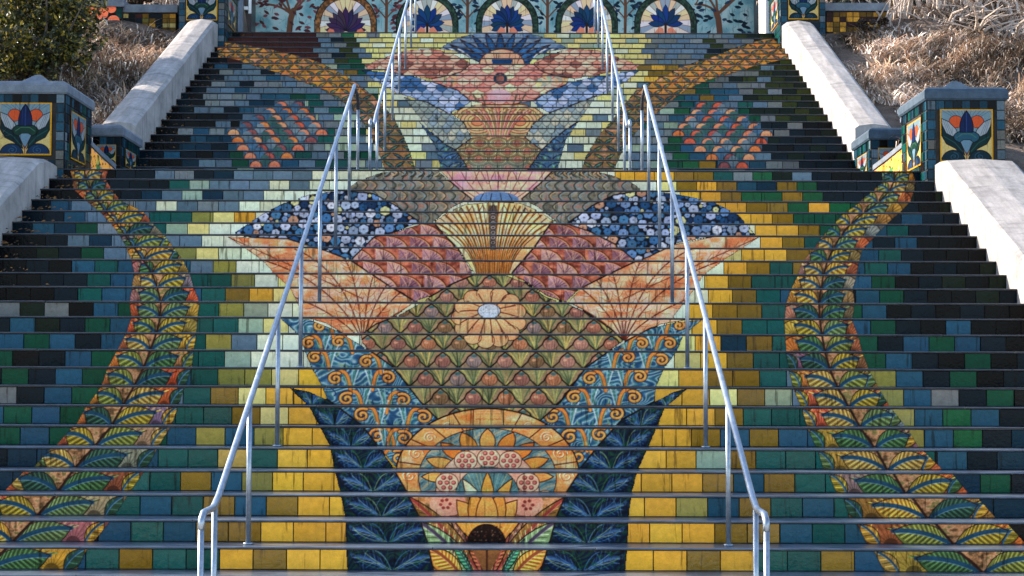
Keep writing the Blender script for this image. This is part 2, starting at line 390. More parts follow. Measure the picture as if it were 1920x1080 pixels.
# ---- thistle triangle field
TH = [(883, 513), (846, 531), (827, 537), (794, 565), (742, 593), (705, 607), (675, 628), (679, 644), (690, 655), (735, 687), (755, 711), (790, 756), (830, 800), (1005, 800), (1051, 754), (1099, 689), (1147, 655), (1170, 639), (1147, 618), (1099, 585), (1062, 568), (1025, 557), (988, 530), (940, 513)]
region(TH, mott([(60, 80, 50), (110, 110, 60), (80, 100, 70), (140, 120, 70)], .09, .15, 3))
for g in rows_in(505, 800):
    s = sc_g(g); p = .262*s
    for i in range(-8, 9):
        cx = 918+(i+(.5 if g % 2 else 0))*p; yt, yb = band(g, cx); h = yb-yt
        a = [(cx-p*.5, yb+2), (cx, yt-1), (cx+p*.5, yb+2)]
        tone = rnd.random()
        # green spear leaves rising from the foot between two bulbs
        cv.fill([(cx-p*.5, yt), (cx-p*.06, yb), (cx+p*.06, yb), (cx+p*.5, yt)], (128, 132, 92))
        for q in (-.36, -.2, -.06, .08, .22, .36):
            cv.stroke(bez((cx, yb), (cx+q*p*.3, yt+h*.5), (cx+q*p, yt), 5), 2.2, random.choice([(160, 160, 100), (84, 104, 74), (190, 170, 100), (74, 88, 62), (150, 130, 90)]))
        bx = cx+p*.5; bc = random.choice([(160, 110, 88), (146, 104, 90), (172, 130, 112), (130, 104, 74), (174, 122, 88), (142, 126, 120)])
        cv.fill([(bx-p*.38, yb+1), (bx-p*.42, yt+h*.55), (bx-p*.2, yt), (bx+p*.2, yt), (bx+p*.42, yt+h*.55), (bx+p*.38, yb+1)], (146, 126, 96))
        cv.ell(bx, yt+h*.58, p*.26, h*.4, tuple(c*.6 for c in bc)); cv.ell(bx, yt+h*.58, p*.23, h*.36, bc)
        for q in (-.5, -.17, .17, .5): cv.stroke([(bx+q*p*.35, yt+h*.4), (bx+q*p*.2, yt+h*.92)], 1.1, tuple(c*.7 for c in bc), .8)
        cv.ell(bx, yt+h*.24, p*.09, h*.1, (60, 100, 100)); cv.ell(bx-p*.08, yt+h*.5, p*.07, h*.08, (225, 175, 140), .6)
        for k in (-1, 1):
            cv.stroke([(cx, yb), (cx+k*p*.22, yt+h*.62), (cx+k*p*.3, yt+h*.3), (cx+k*p*.5, yt)], 2.2, (40, 22, 18), .95, True)
endreg(TH)
# ---- purple scallops
SP = [(657, 488), (680, 464), (702, 444), (749, 432), (790, 419), (815, 419), (859, 466), (889, 515), (846, 533), (809, 555), (779, 566), (731, 537), (693, 512)]
SPR = [(1195, 489), (1180, 474), (1152, 457), (1109, 435), (1077, 421), (1031, 419), (1002, 463), (957, 515), (988, 530), (1025, 556), (1062, 567), (1088, 541), (1140, 515)]
for P, off in ((SP, 0), (SPR, 7)):
    region(P, mott([(110, 58, 46), (158, 92, 72), (186, 124, 94)], .1, .2, off))
    for g in rows_in(410, 570):
        p = .232*sc_g(g); base = 700+(.5*p if g % 2 else 0)
        for i in range(-3, 18):
            cx = base+i*p; yt, yb = band(g, cx); h = yb-yt
            pts = [(cx-p*.45, yb)]+list(bez((cx-p*.45, yb), (cx+p*.05, yt+h*.1), (cx+p*.42, yb), 7))
            left = bez((cx-p*.42, yt-1), (cx+p*.25, yt+h*.1), (cx+p*.45, yb+1), 8)
            cv.fill(list(left)+[(cx-p*.42, yb)], random.choice([(150, 116, 126), (168, 134, 138), (136, 100, 108), (180, 146, 140)]))
            for q in np.linspace(.05, .95, 9):
                e = left[int(q*7)]; cv.stroke([(cx-p*.1+p*.0, yb), (e*.88+np.array([cx-p*.1, yb])*.12)], 1.0, random.choice([(215, 180, 150), (90, 40, 60), (70, 40, 50)]), .85)
            cv.stroke(left, 3.0, (206, 148, 104)); cv.stroke(left+np.array([1.8, 0]), 1.3, (60, 22, 18), 1, True)
            cv.stroke([(cx-p*.42, yb), (cx-p*.02, yt+h*.4), (cx-p*.42, yt)], 1.2, (225, 170, 110), .5)
    endreg(P)
# ---- centre fan
FN = [(890, 515), (859, 466), (830, 437), (815, 419), (815, 414), (840, 397), (871, 383), (924, 378), (977, 380), (1015, 397), (1040, 415), (1031, 421), (1002, 463), (957, 515)]
region(FN, mott([(235, 190, 130), (240, 200, 165), (225, 165, 110)], .05, .05, 2))
for i, t in enumerate(np.linspace(-1, 1, 25)):
    x1 = 925+t*120; y1 = 380+abs(t)**2*42; xm = 924+t*42
    c = bez((924+t*30, 516), (xm, 452), (x1, y1), 10)
    if i % 2: cv.stroke(c, 4.5, (140, 125, 70), .85); cv.stroke(c+np.array([2.0, 0]), 1.2, (200, 120, 50), .9)
    cv.stroke(c, 1.3, (60, 30, 20), .9, True)
for x in np.arange(896, 956, 4.2): cv.stroke([(x, 515), (x+(x-924)*.12, 470)], 1.6, (215, 130, 50), .8)
cv.fill([(917, 385), (932, 385), (930, 468), (919, 468)], (96, 88, 80))
for y in np.arange(398, 466, 9.5): cv.ell(924.5, y, 6, 4.4, (40, 38, 40)); cv.ell(924.5, y, 4.6, 3.2, (150, 140, 130)); cv.ell(924.5, y, 2.2, 1.6, (50, 45, 45))
for i in range(9):
    x = 845+i*20; y = 392 if 0 < i < 8 else 400
    cv.stroke([(x-9, y+8), (x, 382+abs(i-4)*2.5), (x+9, y+8)], 1.3, (70, 32, 20), .9)
endreg(FN)
# ---- pink lotus and blue cap
LO = [(820, 316), (1040, 316), (1012, 345), (978, 377), (884, 377), (850, 345)]
region(LO, mott([(205, 150, 160), (225, 170, 150), (215, 185, 150), (200, 140, 150)], .03, .06, 5))
for x0, x1 in ((835, 905), (862, 915), (888, 922), (912, 929), (935, 932), (955, 938), (978, 944), (1000, 950), (1024, 957)):
    cv.stroke(bez((x0, 316), ((x0+x1)/2+(x0-930)*.2, 348), (x1, 378), 8), 1.4, (95, 45, 55), .9)
for x in (900, 930, 960): cv.stroke([(x-14, 345), (x, 318), (x+14, 345)], 1.4, (110, 50, 45), .9)
cv.ell(930, 377, 44, 18, (98, 130, 165), half=True)
for x in (-26, -9, 9, 26): cv.stroke([(930+x*.9, 363), (930+x*1.2, 377)], 1.4, DK)
endreg(LO, 1.5)
# ---- grey feather lenses
GF = [(645, 357), (672, 338), (715, 323), (790, 316), (820, 318), (850, 345), (884, 373), (850, 388), (815, 414), (812, 419), (790, 419), (765, 402), (738, 384), (700, 364)]
GFR = [(1206, 357), (1185, 342), (1150, 329), (1110, 318), (1040, 317), (1012, 345), (978, 373), (1010, 390), (1040, 414), (1045, 420), (1062, 419), (1085, 405), (1110, 386), (1150, 367)]
for P, d in ((GF, 1), (GFR, -1)):
    region(P, mott([(95, 95, 85), (130, 125, 105), (120, 130, 125), (150, 120, 105)], .08, .15, 11))
    for g in rows_in(312, 422):
        p = .105*sc_g(g)
        yt, yb = band(g, 930); h = yb-yt
        for i in range(0, 40):
            cx = 640+i*p
            yt, yb = band(g, cx)
            cv.stroke(bez((cx, yt-1), (cx+d*p*1.2, yt+h*.5), (cx, yb+1), 6), 3.2, random.choice([(150, 150, 125), (120, 140, 140), (165, 145, 110), (90, 100, 90)]))
            cv.stroke(bez((cx+2.4*d, yt-1), (cx+d*(p*1.2+2.4), yt+h*.5), (cx+2.4*d, yb+1), 6), 1.4, (45, 40, 35), .9, True)
    endreg(P, 1.6)
# ---- blue daisies
BD = [(432, 441), (470, 415), (500, 396), (530, 381), (580, 364), (640, 357), (700, 363), (740, 384), (788, 417), (749, 432), (702, 444), (659, 486), (640, 484), (608, 470), (550, 453)]
BDR = [(1206, 356), (1262, 362), (1335, 377), (1385, 402), (1418, 441), (1340, 443), (1270, 456), (1215, 486), (1190, 488), (1152, 457), (1109, 435), (1062, 419), (1085, 404), (1110, 386), (1150, 366)]
DC = [(30, 75, 115), (150, 168, 196), (170, 184, 204), (96, 136, 178), (186, 196, 206), (60, 108, 150), (110, 140, 175), (150, 170, 190), (25, 55, 90), (70, 120, 155), (175, 140, 115), (185, 190, 140), (130, 150, 170), (40, 85, 125), (150, 165, 185), (60, 100, 130)]
for P in (BD, BDR):
    M = region(P, None, (20, 24, 36))
    xs = [p[0] for p in P]; ys = [p[1] for p in P]; placed = []
    for rr, tries in ((9.8, 420), (7.8, 1200), (5.6, 3200), (3.4, 7000)):
        for _ in range(tries):
            x = rnd.uniform(min(xs)-4, max(xs)+4); y = rnd.uniform(min(ys), max(ys))
            j, i = int(y), int(x)
            if not (0 <= j < cv.h and 0 <= i < cv.w) or M[j, i] == 0: continue
            if all((x-a)**2+((y-b)*1.15)**2 > (rr+c-.7)**2 for a, b, c in placed): placed.append((x, y, rr))
    for x, y, rr in placed:
        c = rnd.choice(DC); ph = rnd.random()*6
        for k in range(6):
            t = ph+k*math.pi/3; cv.ell(x+rr*.52*math.cos(t), y+rr*.45*math.sin(t), rr*.46, rr*.42, c)
        cv.ell(x, y, rr*.5, rr*.45, tuple(v*.92+12 for v in c)); cv.ell(x, y, rr*.2, rr*.18, tuple(v*.6 for v in c))
    for g in rows_in(350, 490):
        pass
    endreg(P, 1.6)
# ---- peach leaf fields
PL = [(424, 443), (540, 448), (610, 470), (657, 488), (693, 512), (731, 537), (779, 566), (742, 593), (705, 607), (675, 630), (650, 630), (610, 606), (566, 594), (556, 566), (543, 540), (515, 515), (490, 487)]
PR = [(1427, 443), (1340, 443), (1265, 458), (1215, 482), (1195, 489), (1140, 515), (1088, 541), (1064, 567), (1099, 585), (1147, 618), (1172, 641), (1200, 627), (1240, 608), (1290, 600), (1263, 594), (1290, 560), (1320, 516), (1355, 490)]
for P, bx, d in ((PL, 680, -1), (PR, 1170, 1)):
    region(P, mott([(196, 124, 82), (222, 158, 116), (232, 184, 150), (220, 178, 158), (222, 146, 96)], .035, .08, 20+bx))
    for k, ang in enumerate(np.linspace(15, 165, 10)):
        a = rad(ang); ln = 150+120*abs(math.cos(a))
        tip = (bx+ln*1.5*math.cos(a), 640-ln*.95*math.sin(a))
        ctrl = (bx+ln*.4*math.cos(a), 640-ln*.75*math.sin(a))
        c = bez((bx, 640), ctrl, tip, 14)
        cv.stroke(c, 1.9, (88, 38, 24), .95, True)
        for i in range(2, 13):
            e = c[i]; dv = c[i]-c[i-1]; dv = dv/np.hypot(*dv); nv = np.array([-dv[1], dv[0]])
            for sg in (-1, 1):
                q = e+dv*15+nv*sg*12
                cv.stroke(bez(e, e+dv*4+nv*sg*8, q, 4), 1.0, (120, 58, 36), .85)
                cv.stroke(bez(e+dv*2.5, e+dv*7+nv*sg*8, q+dv*2, 4), 1.3, (240, 190, 150), .5)
    # long leaf running out to the tip
    tipx = P[0][0]
    c = bez((bx, 560), ((bx+tipx)/2, 500), (tipx, 443), 16)
    cv.stroke(c, 1.7, (95, 45, 30)); 
    for i in range(2, 15):
        e = c[i]
        for sg in (-1, 1): cv.stroke([e, e+np.array([d*10, sg*9-4])], 1.0, (120, 60, 42), .85)
    endreg(P, 1.6)
# ---- centre flower
fx, fy = 917, 585
for ring, (n, r1) in enumerate(((13, 1.), )):
    for k in range(13):
        t = 2*math.pi*k/13+.24; ox, oy = math.cos(t), math.sin(t)
        tip = np.array([fx+ox*54, fy+10+oy*44]); 
        cv.ell(tip[0], tip[1], 17.5, 15, DK); cv.ell(tip[0], tip[1], 16, 13.6, (228, 160, 115))
for k in range(13):
    t = 2*math.pi*k/13+.24; ox, oy = math.cos(t), math.sin(t)
    cv.stroke([(fx+ox*14, fy+oy*10), (fx+ox*56, fy+10+oy*46)], 15, (230, 164, 120))
for k in range(13):
    t = 2*math.pi*(k+.5)/13+.24; ox, oy = math.cos(t), math.sin(t)
    cv.stroke(bez((fx+ox*18, fy+oy*12), (fx+ox*40, fy+4+oy*30), (fx+ox*56, fy+10+oy*47), 6), 1.7, (95, 48, 30), 1, True)
    t = 2*math.pi*k/13+.24; ox, oy = math.cos(t), math.sin(t)
    for q in (-.09, .09): cv.stroke([(fx+math.cos(t+q)*30, fy+5+math.sin(t+q)*24), (fx+math.cos(t+q)*58, fy+10+math.sin(t+q)*48)], 2, (212, 128, 78), .45)
cv.ell(fx, fy-2, 22, 14.5, DK); cv.ell(fx, fy-2, 20.5, 13, (178, 190, 196))
for k in range(40): cv.ell(fx+rnd.uniform(-15, 15), fy-2+rnd.uniform(-9, 9), 1.3, 1.1, rnd.choice([(140, 155, 165), (205, 210, 212)]))
# ---- blue scroll wedges
SW = [(522, 595), (579, 598), (638, 622), (650, 630), (690, 655), (735, 687), (755, 711), (790, 756), (828, 793), (790, 822), (765, 850), (745, 880), (711, 841), (679, 799), (638, 767), (605, 756), (616, 757), (603, 724), (583, 689), (570, 657), (559, 628)]
SWR = [(1318, 599), (1266, 604), (1221, 615), (1195, 628), (1147, 655), (1099, 689), (1051, 754), (1008, 793), (1045, 825), (1068, 852), (1087, 881), (1125, 834), (1166, 788), (1227, 757), (1231, 724), (1247, 689), (1270, 659), (1281, 630)]
SPI = [[(629, 710), (727, 708), (650, 748), (755, 750), (679, 778), (794, 782), (707, 817), (757, 821), (748, 858), (579, 643), (635, 641), (590, 670), (687, 678), (600, 612)],
       [(1107, 710), (1199, 706), (1077, 745), (1188, 745), (1036, 782), (1155, 776), (1068, 819), (1125, 815), (1083, 856), (1203, 644), (1255, 644), (1177, 670), (1240, 675), (1273, 610)]]
def spiral(x, y, r, d, col, wd, turns=1.6, ph=0):
    t = np.linspace(0, 1, 22); a = ph+d*t*turns*2*math.pi
    pts = np.stack([x+r*(1-t*.85)*np.cos(a), y+r*.8*(1-t*.85)*np.sin(a)], 1)
    cv.stroke(pts, wd+1.8, (40, 28, 34), .9, True); cv.stroke(pts, wd, col); cv.stroke(pts-np.array([0, wd*.2]), max(1, wd*.25), tuple(min(255, c+45) for c in col), .6)
for P, sp, bx in ((SW, SPI[0], 735), (SWR, SPI[1], 1100)):
    region(P, swirl([(38, 76, 106), (72, 116, 140), (150, 176, 180), (84, 136, 136), (46, 88, 118)], .24, 9, bx))
    for i in range(90):
        x = rnd.uniform(P[0][0]-60 if P is SWR else 530, 1300 if P is SWR else 820); y = rnd.uniform(596, 878)
        L = rnd.uniform(12, 26); a = rnd.uniform(-.9, .9)+(1.9 if P is SW else 1.2)
        cv.stroke(bez((x, y), (x+L*.4, y-L*.1), (x+L*math.cos(a)*.7, y-L*math.sin(a)*.7), 6), rnd.choice([1.2, 1.6, 2.2]), rnd.choice([(165, 195, 200), (190, 210, 205), (70, 140, 120), (20, 50, 90), (90, 150, 165), (150, 165, 90)]), .85)
    for j, (x, y) in enumerate(sp):
        d = 1 if x < (bx-10) else -1
        if P is SWR: d = 1 if x < 1130 else -1
        r = 9+(y-600)*.022+3
        cxm = x+(r*1.7)*d
        # stem from the foot of the row into the scroll
        st = bez((cxm+d*4, y+r*1.6), (cxm, y-r*1.4), (x+d*r*.5, y-r*.85), 7)
        for q, cc in ((7, (120, 168, 170)), (12, (74, 130, 112)), (17, (170, 196, 196)), (-6, (24, 58, 92)), (-11, (130, 160, 120))):
            cv.stroke(bez((cxm+d*(4+q*.15), y+r*1.6), (cxm+d*q*.9, y-r*.9), (cxm+d*q*1.3, y-r*1.7), 7), 2.6, cc, .9)
        cv.stroke(st, 7.6, (40, 28, 34), .9); cv.stroke(st, 5.8, (206, 132, 62))
        spiral(x, y, r, -d, (212, 140, 70), 4.6, 1.4, -1.0 if d > 0 else -2.1)
    endreg(P, 1.8)
# ---- navy leaf wedges
NW = [(540, 726), (579, 734), (612, 748), (638, 766), (679, 798), (711, 839), (740, 878), (763, 921), (785, 967), (801, 1015), (814, 1075), (651, 1075), (648, 1015), (646, 967), (637, 921), (627, 884), (618, 837), (596, 795), (579, 763)]
NWR = [(1294, 726), (1262, 735), (1227, 753), (1166, 787), (1125, 832), (1088, 878), (1062, 922), (1044, 967), (1031, 1015), (1012, 1075), (1173, 1075), (1177, 1017), (1179, 970), (1186, 922), (1195, 885), (1216, 839), (1232, 802), (1247, 765)]
for P in (NW, NWR):
    region(P, swirl([(8, 22, 38), (14, 38, 66), (16, 48, 48), (24, 66, 48), (10, 26, 52)], .22, 8, 3))
    for g in rows_in(725, 1078):
        yt, yb = band(g, P[0][0]); h = yb-yt; yc = (yt+yb)/2
        xs = sorted([interp([p for p in P[:11]], yc), interp([p for p in P[11:]]+[P[0]], yc)]); w_ = xs[1]-xs[0]; cx = (xs[0]+xs[1])/2+(6 if P is NW else -6)
        for sg in (-1, 1):
            for k in range(3):
                p1 = (cx+sg*w_*(.44-.12*k), yt+h*(.25+.0*k)-k*h*.1)
                c = bez((cx+sg*2, yb), (cx+sg*w_*(.34-.13*k), yb-h*(.1+.35*k)), p1, 8)
                if k == 0:
                    leaf((cx+sg*w_*.05, yb-h*.05), (cx+sg*w_*.47, yt+h*.3), h*.95, (12, 34, 62), (40, 74, 112), 7, (62, 104, 140), lw=1.)
                    for kk in (.25, .5): cv.stroke(bez((cx+sg*w_*.1, yb-h*.1), (cx+sg*w_*.3, yt+h*kk), (cx+sg*w_*.44, yt+h*(kk+.12)), 6), 1.2, (96, 138, 168), .7)
                    cv.stroke(bez((cx+sg*w_*.14, yb-h*.3), (cx+sg*w_*.3, yb-h*.35), (cx+sg*w_*.42, yt+h*.4), 6), 1.4, (150, 165, 110), .7)
                cv.stroke(c, 1.3, rnd.choice([(70, 120, 165), (110, 150, 170), (60, 110, 70), (130, 160, 120)]), .8)
        for q in range(5):
            x = cx+rnd.uniform(-.42, .42)*w_; cv.stroke(bez((x, yb), (x+rnd.uniform(-8, 8), yc), (x+rnd.uniform(-14, 14), yt), 5), 1.1, rnd.choice([(40, 80, 130), (90, 130, 150), (30, 90, 60)]), .65)
        for q in range(3): cv.ell(cx+rnd.uniform(-.4, .4)*w_, rnd.uniform(yt, yb), 6, 4, (24, 84, 50), .4)
    endreg(P, 2.2)
# ---- round medallion
mx, my = 914, 892
ME = [(mx+172*math.cos(t), my-126*math.sin(t)) for t in np.linspace(.045, math.pi-.045, 40)]
ME = ME+[(764, 924), (1061, 924)]
region(ME, mott([(226, 128, 66), (238, 164, 104), (232, 144, 80), (238, 184, 138)], .03, .06, 8))
for t in (12, 33, 50, 68, 82, 98, 112, 130, 147, 168):
    a = rad(t); cv.stroke([(mx+172*math.cos(a), my-126*math.sin(a)), (mx+122*math.cos(a), my-92*math.sin(a))], 1.8, (70, 35, 25), 1, True)
for t, rr in ((0, 15), (23, 15), (42, 12), (59, 9), (121, 9), (138, 12), (157, 15), (180, 15)):
    a = rad(t); x, y = mx+147*math.cos(a), my-108*math.sin(a)
    tt = np.linspace(0, 1, 26); aa = tt*4*math.pi
    cv.stroke(np.stack([x+rr*tt*np.cos(aa), y+rr*.85*tt*np.sin(aa)], 1), 2.4, (250, 212, 168)); cv.stroke(np.stack([x+1.6+rr*tt*np.cos(aa), y+1+rr*.85*tt*np.sin(aa)], 1), 1.5, (168, 78, 42), .9)
# small plaque at the head of the ring: only faint raised rules, the wording cannot be read
cv.fill([(888, 767), (943, 767), (944, 797), (887, 797)], (228, 170, 105)); cv.stroke([(888, 766), (887, 798)], 1.8, DK); cv.stroke([(944, 766), (944, 798)], 1.8, DK)
for y in (771, 776, 794): cv.stroke([(891, y), (940, y)], 1.2, (150, 110, 90), .6)
for q in range(6): cv.stroke(bez((892+q*8, 787), (896+q*8, 783), (900+q*8, 787), 4), 1.2, (190, 100, 50), .8)
cv.ell(mx, my+4, 130, 94, DK); IN = [(mx+128.5*math.cos(t), my+4-92.5*math.sin(t)) for t in np.linspace(0, 2*math.pi, 44)]
cv.fill(IN, (95, 125, 120)); MI = cv.mask(IN)*cv.mask(ME); cv.clip = MI
cv.paint(MI, swirl([(70, 110, 125), (120, 145, 125), (90, 125, 140), (150, 150, 120)], .35, 3, 2))
def ray_petal(cx, cy, a, r0, r1, wd, ky, col):
    ca, sa = math.cos(a), math.sin(a)
    p0 = np.array([cx+r0*ca, cy-r0*ky*sa]); p1 = np.array([cx+r1*ca, cy-r1*ky*sa]); n = np.array([sa, ca*ky])
    A = bez(p0-n*wd*.7, (p0*.45+p1*.55)-n*wd*1.25, p1, 6); B = bez(p1, (p0*.45+p1*.55)+n*wd*1.25, p0+n*wd*.7, 6)
    cv.fill(np.vstack([A, B]), col); cv.stroke(np.vstack([A, B]), 1.6, (50, 25, 20), 1, True)
    cv.stroke([p0, p0*.3+p1*.7], 1.2, tuple(min(255, c+25) for c in col), .7)
for i, t in enumerate(np.linspace(-6, 186, 33)):
    a = rad(t); cv.stroke([(mx+70*math.cos(a), my-50*math.sin(a)), (mx+128*math.cos(a), my+4-92*math.sin(a))], 1.1, random.choice([(190, 185, 140), (50, 80, 90), (150, 160, 140)]), .8)
for t in (0, 22, 45, 67, 90, 113, 135, 158, 180): ray_petal(mx, my+2, rad(t), 74, 124, 17, .73, random.choice([(236, 142, 66), (228, 126, 56), (238, 156, 84)]))
cv.ell(mx, my+34, 98, 88, DK); cv.ell(mx, my+34, 96.5, 86.5, (215, 165, 140))
for x, y in ((873, 864), (916, 859), (957, 864), (838, 905), (990, 905), (806, 938), (1022, 938)):
    cv.ell(x, y, 22, 19, (70, 30, 25)); cv.ell(x, y, 20.5, 17.5, (222, 180, 150))
    for k in range(7):
        t = k*math.pi/3 if k else 0; rr = 12.5 if k else 0
        cv.ell(x+rr*math.cos(t), y+rr*.85*math.sin(t), 4.6, 4.2, (120, 50, 45)); cv.ell(x+rr*math.cos(t)-.5, y+rr*.85*math.sin(t)-.5, 3, 2.6, (190, 120, 110))
cv.ell(mx, my+44, 62, 62, DK); cv.ell(mx, my+44, 60.5, 60.5, (85, 125, 125))
for t in np.linspace(0, 180, 25):
    a = rad(t); cv.stroke([(mx, my+70), (mx+62*math.cos(a), my+44-62*math.sin(a))], 1.1, random.choice([(180, 180, 130), (50, 85, 95), (130, 160, 150)]), .8)
for t, c in ((58, (232, 165, 80)), (122, (235, 205, 165)), (35, (226, 140, 60)), (145, (226, 150, 90)), (90, (236, 158, 72))): ray_petal(mx, 972, rad(t), 8, 88, 15, 1., c)
cv.clip = None
endreg(ME, 2.)
# ---- foot: leaves, petals and dark seed head
FT = [(763, 925), (1062, 925), (1044, 967), (1031, 1015), (1012, 1075), (814, 1075), (801, 1015), (785, 967)]
region(FT, mott([(150, 110, 60), (200, 150, 110), (130, 110, 70)], .06, .08, 2))
cv.ell(840, 945, 34, 26, (205, 150, 125)); cv.ell(985, 945, 34, 26, (205, 150, 125))
for x, y in ((835, 945), (990, 947)):
    for k in range(6): cv.ell(x+9*math.cos(k), y+8*math.sin(k), 3.4, 3, (130, 60, 55))
for t in (150, 30, 128, 52, 108, 72, 90):
    ray_petal(mx-1, 1010, rad(t), 16, 92 if 40 < t < 140 else 82, 24, 1., (238, 150, 78) if t not in (108, 72) else (232, 140, 66))
cv.fill([(848, 980), (980, 980), (960, 1018), (868, 1018)], (230, 150, 65))
for q in np.linspace(-60, 60, 11): cv.stroke([(mx+q, 980), (mx+q*.5, 1016)], 1.2, (235, 185, 120), .8)
for sg in (-1, 1):
    b = (mx+sg*4, 1078)
    for (bx_, by_), (tx, ty), wd, f, rb in (((mx+sg*6, 1082), (mx+sg*70, 968), 16, (150, 120, 96), (110, 60, 50)), ((mx+sg*10, 1082), (mx+sg*150, 929), 44, (136, 104, 56), (142, 66, 54)), ((mx+sg*26, 1082), (mx+sg*130, 976), 46, (128, 158, 112), (74, 66, 84)), ((mx+sg*24, 1084), (mx+sg*70, 1010), 14, (64, 128, 96), (34, 50, 60)), ((mx+sg*46, 1086), (mx+sg*112, 1026), 42, (206, 138, 64), (130, 76, 44)), ((mx+sg*8, 1082), (mx+sg*42, 1000), 12, (150, 88, 56), (120, 44, 38))):
        leaf((bx_, by_), (tx, ty), wd, f, rb, 22, tuple(c*.5 for c in f), lw=1.8)
cv.ell(mx-2, 1020, 37, 38, (30, 16, 12), half=True)
for k in range(60): cv.ell(mx-2+rnd.uniform(-30, 30), 1014-rnd.uniform(0, 28), 1.2, 1.1, rnd.choice([(90, 60, 45), (60, 35, 25), (120, 100, 80)]))
cv.fill([(mx-30, 1029), (mx+28, 1029), (mx+3, 1075), (mx-5, 1075)], (120, 85, 50)); cv.stroke([(mx-1, 1020), (mx-1, 1075)], 4, (70, 40, 25))
endreg(FT, 1.8)
# ================= upper flight
def scal(P, cols, p0, dirs=1, ycut=None, line=(50, 25, 25), inner=True, rows=None):
    xs = [p[0] for p in P]; ys = [p[1] for p in P]
    for g in rows_in(min(ys), max(ys)):
        p = p0*sc_g(g)
        for i in range(int((max(xs)-min(xs))/p)+2):
            cx = min(xs)+(i+(.5 if g % 2 else 0))*p; yt, yb = band(g, cx); h = yb-yt
            c = rnd.choice(cols)
            cv.ell(cx, yb+.5, p*.5, h*.95, tuple(v*.5 for v in c)); cv.ell(cx, yb+.5, p*.5-.8, h*.95-.9, tuple(min(255, v*1.1) for v in c))
            if inner: cv.ell(cx, yb+.5, p*.28, h*.5, tuple(min(255, v*1.12) for v in c)); cv.ell(cx, yb+.5, p*.12, h*.25, tuple(v*.7 for v in c))
UG = [(406, 78), (440, 80), (500, 90), (560, 104), (600, 116), (650, 142), (700, 178), (735, 215), (755, 250), (770, 285), (780, 320), (722, 320), (706, 280), (690, 245), (668, 212), (640, 190), (600, 166), (545, 145), (490, 128), (440, 112), (408, 108)]
UGR = [(1440, 70), (1474, 78), (1486, 108), (1440, 119), (1385, 134), (1330, 150), (1290, 167), (1262, 187), (1235, 210), (1200, 240), (1172, 275), (1150, 320), (1090, 320), (1098, 292), (1120, 256), (1146, 226), (1170, 195), (1195, 165), (1240, 145), (1275, 125), (1330, 108), (1385, 86)]
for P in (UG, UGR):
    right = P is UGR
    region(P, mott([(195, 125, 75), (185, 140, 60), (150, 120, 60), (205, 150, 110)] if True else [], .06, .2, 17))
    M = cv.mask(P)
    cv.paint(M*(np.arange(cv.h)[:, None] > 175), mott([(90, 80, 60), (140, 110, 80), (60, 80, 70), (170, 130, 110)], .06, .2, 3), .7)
    xs = [p[0] for p in P]
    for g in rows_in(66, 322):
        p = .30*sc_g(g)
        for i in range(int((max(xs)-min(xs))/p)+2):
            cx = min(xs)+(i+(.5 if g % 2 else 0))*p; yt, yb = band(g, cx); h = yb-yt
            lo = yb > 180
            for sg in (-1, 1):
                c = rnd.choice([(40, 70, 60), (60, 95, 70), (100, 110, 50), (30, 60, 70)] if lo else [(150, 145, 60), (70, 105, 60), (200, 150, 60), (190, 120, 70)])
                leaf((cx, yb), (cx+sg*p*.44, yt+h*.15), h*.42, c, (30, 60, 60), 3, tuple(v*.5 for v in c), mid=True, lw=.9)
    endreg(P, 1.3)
# feathered blue-white wings
F1 = [(676, 131), (740, 136), (769, 141), (816, 154), (860, 170), (886, 190), (862, 205), (841, 213), (799, 192), (742, 174), (700, 150)]
F1R = [(1204, 130), (1131, 140), (1065, 154), (1030, 169), (997, 188), (1010, 202), (1030, 212), (1075, 196), (1137, 176), (1175, 152)]
for P in (F1, F1R):
    region(P, mott([(28, 62, 92), (60, 95, 125), (36, 75, 105)], .1, .2, 9))
    scal(P, [(140, 160, 185), (120, 145, 172), (160, 172, 190), (60, 100, 140), (128, 150, 170)], .15, inner=False); endreg(P, 1.3)
# grey-green scale wedges
G1 = [(755, 181), (799, 191), (841, 212), (869, 229), (886, 261), (854, 281), (835, 271), (809, 248), (781, 214)]
G1R = [(1119, 179), (1075, 196), (1044, 206), (1023, 214), (1002, 229), (984, 258), (1015, 282), (1036, 262), (1085, 228)]
for P in (G1, G1R):
    region(P, mott([(110, 130, 125), (140, 150, 135), (120, 130, 110)], .1, .2, 12))
    scal(P, [(140, 150, 140), (125, 140, 135), (155, 158, 140), (118, 138, 145)], .12, inner=True); endreg(P, 1.3)
B1 = [(781, 222), (809, 248), (835, 271), (854, 281), (885, 318), (826, 318), (815, 274)]
B1R = [(1087, 226), (1062, 242), (1036, 262), (1015, 282), (988, 318), (1046, 318), (1062, 262)]
for P, cxs in ((B1, 1), (B1R, -1)):
    region(P, mott([(60, 95, 125), (90, 120, 140), (70, 105, 115), (50, 80, 120)], .08, .15, 2))
    for g in rows_in(225, 320):
        yt, yb = band(g, P[0][0]); t = (yt-225)/95.; cx = (800+50*t) if cxs > 0 else (1070-55*t)
        for sg in (-1, 1):
            leaf((cx, yb), (cx+sg*26, yt+3), 7, rnd.choice([(60, 100, 130), (110, 130, 120), (80, 120, 100)]), (30, 60, 95), 4, (30, 50, 80), lw=1.)
            leaf((cx+sg*22, yb), (cx+sg*40, yt+3), 6, rnd.choice([(80, 115, 145), (110, 125, 100)]), (30, 60, 95), 3, (30, 50, 80), lw=1.)
    endreg(P, 1.4)
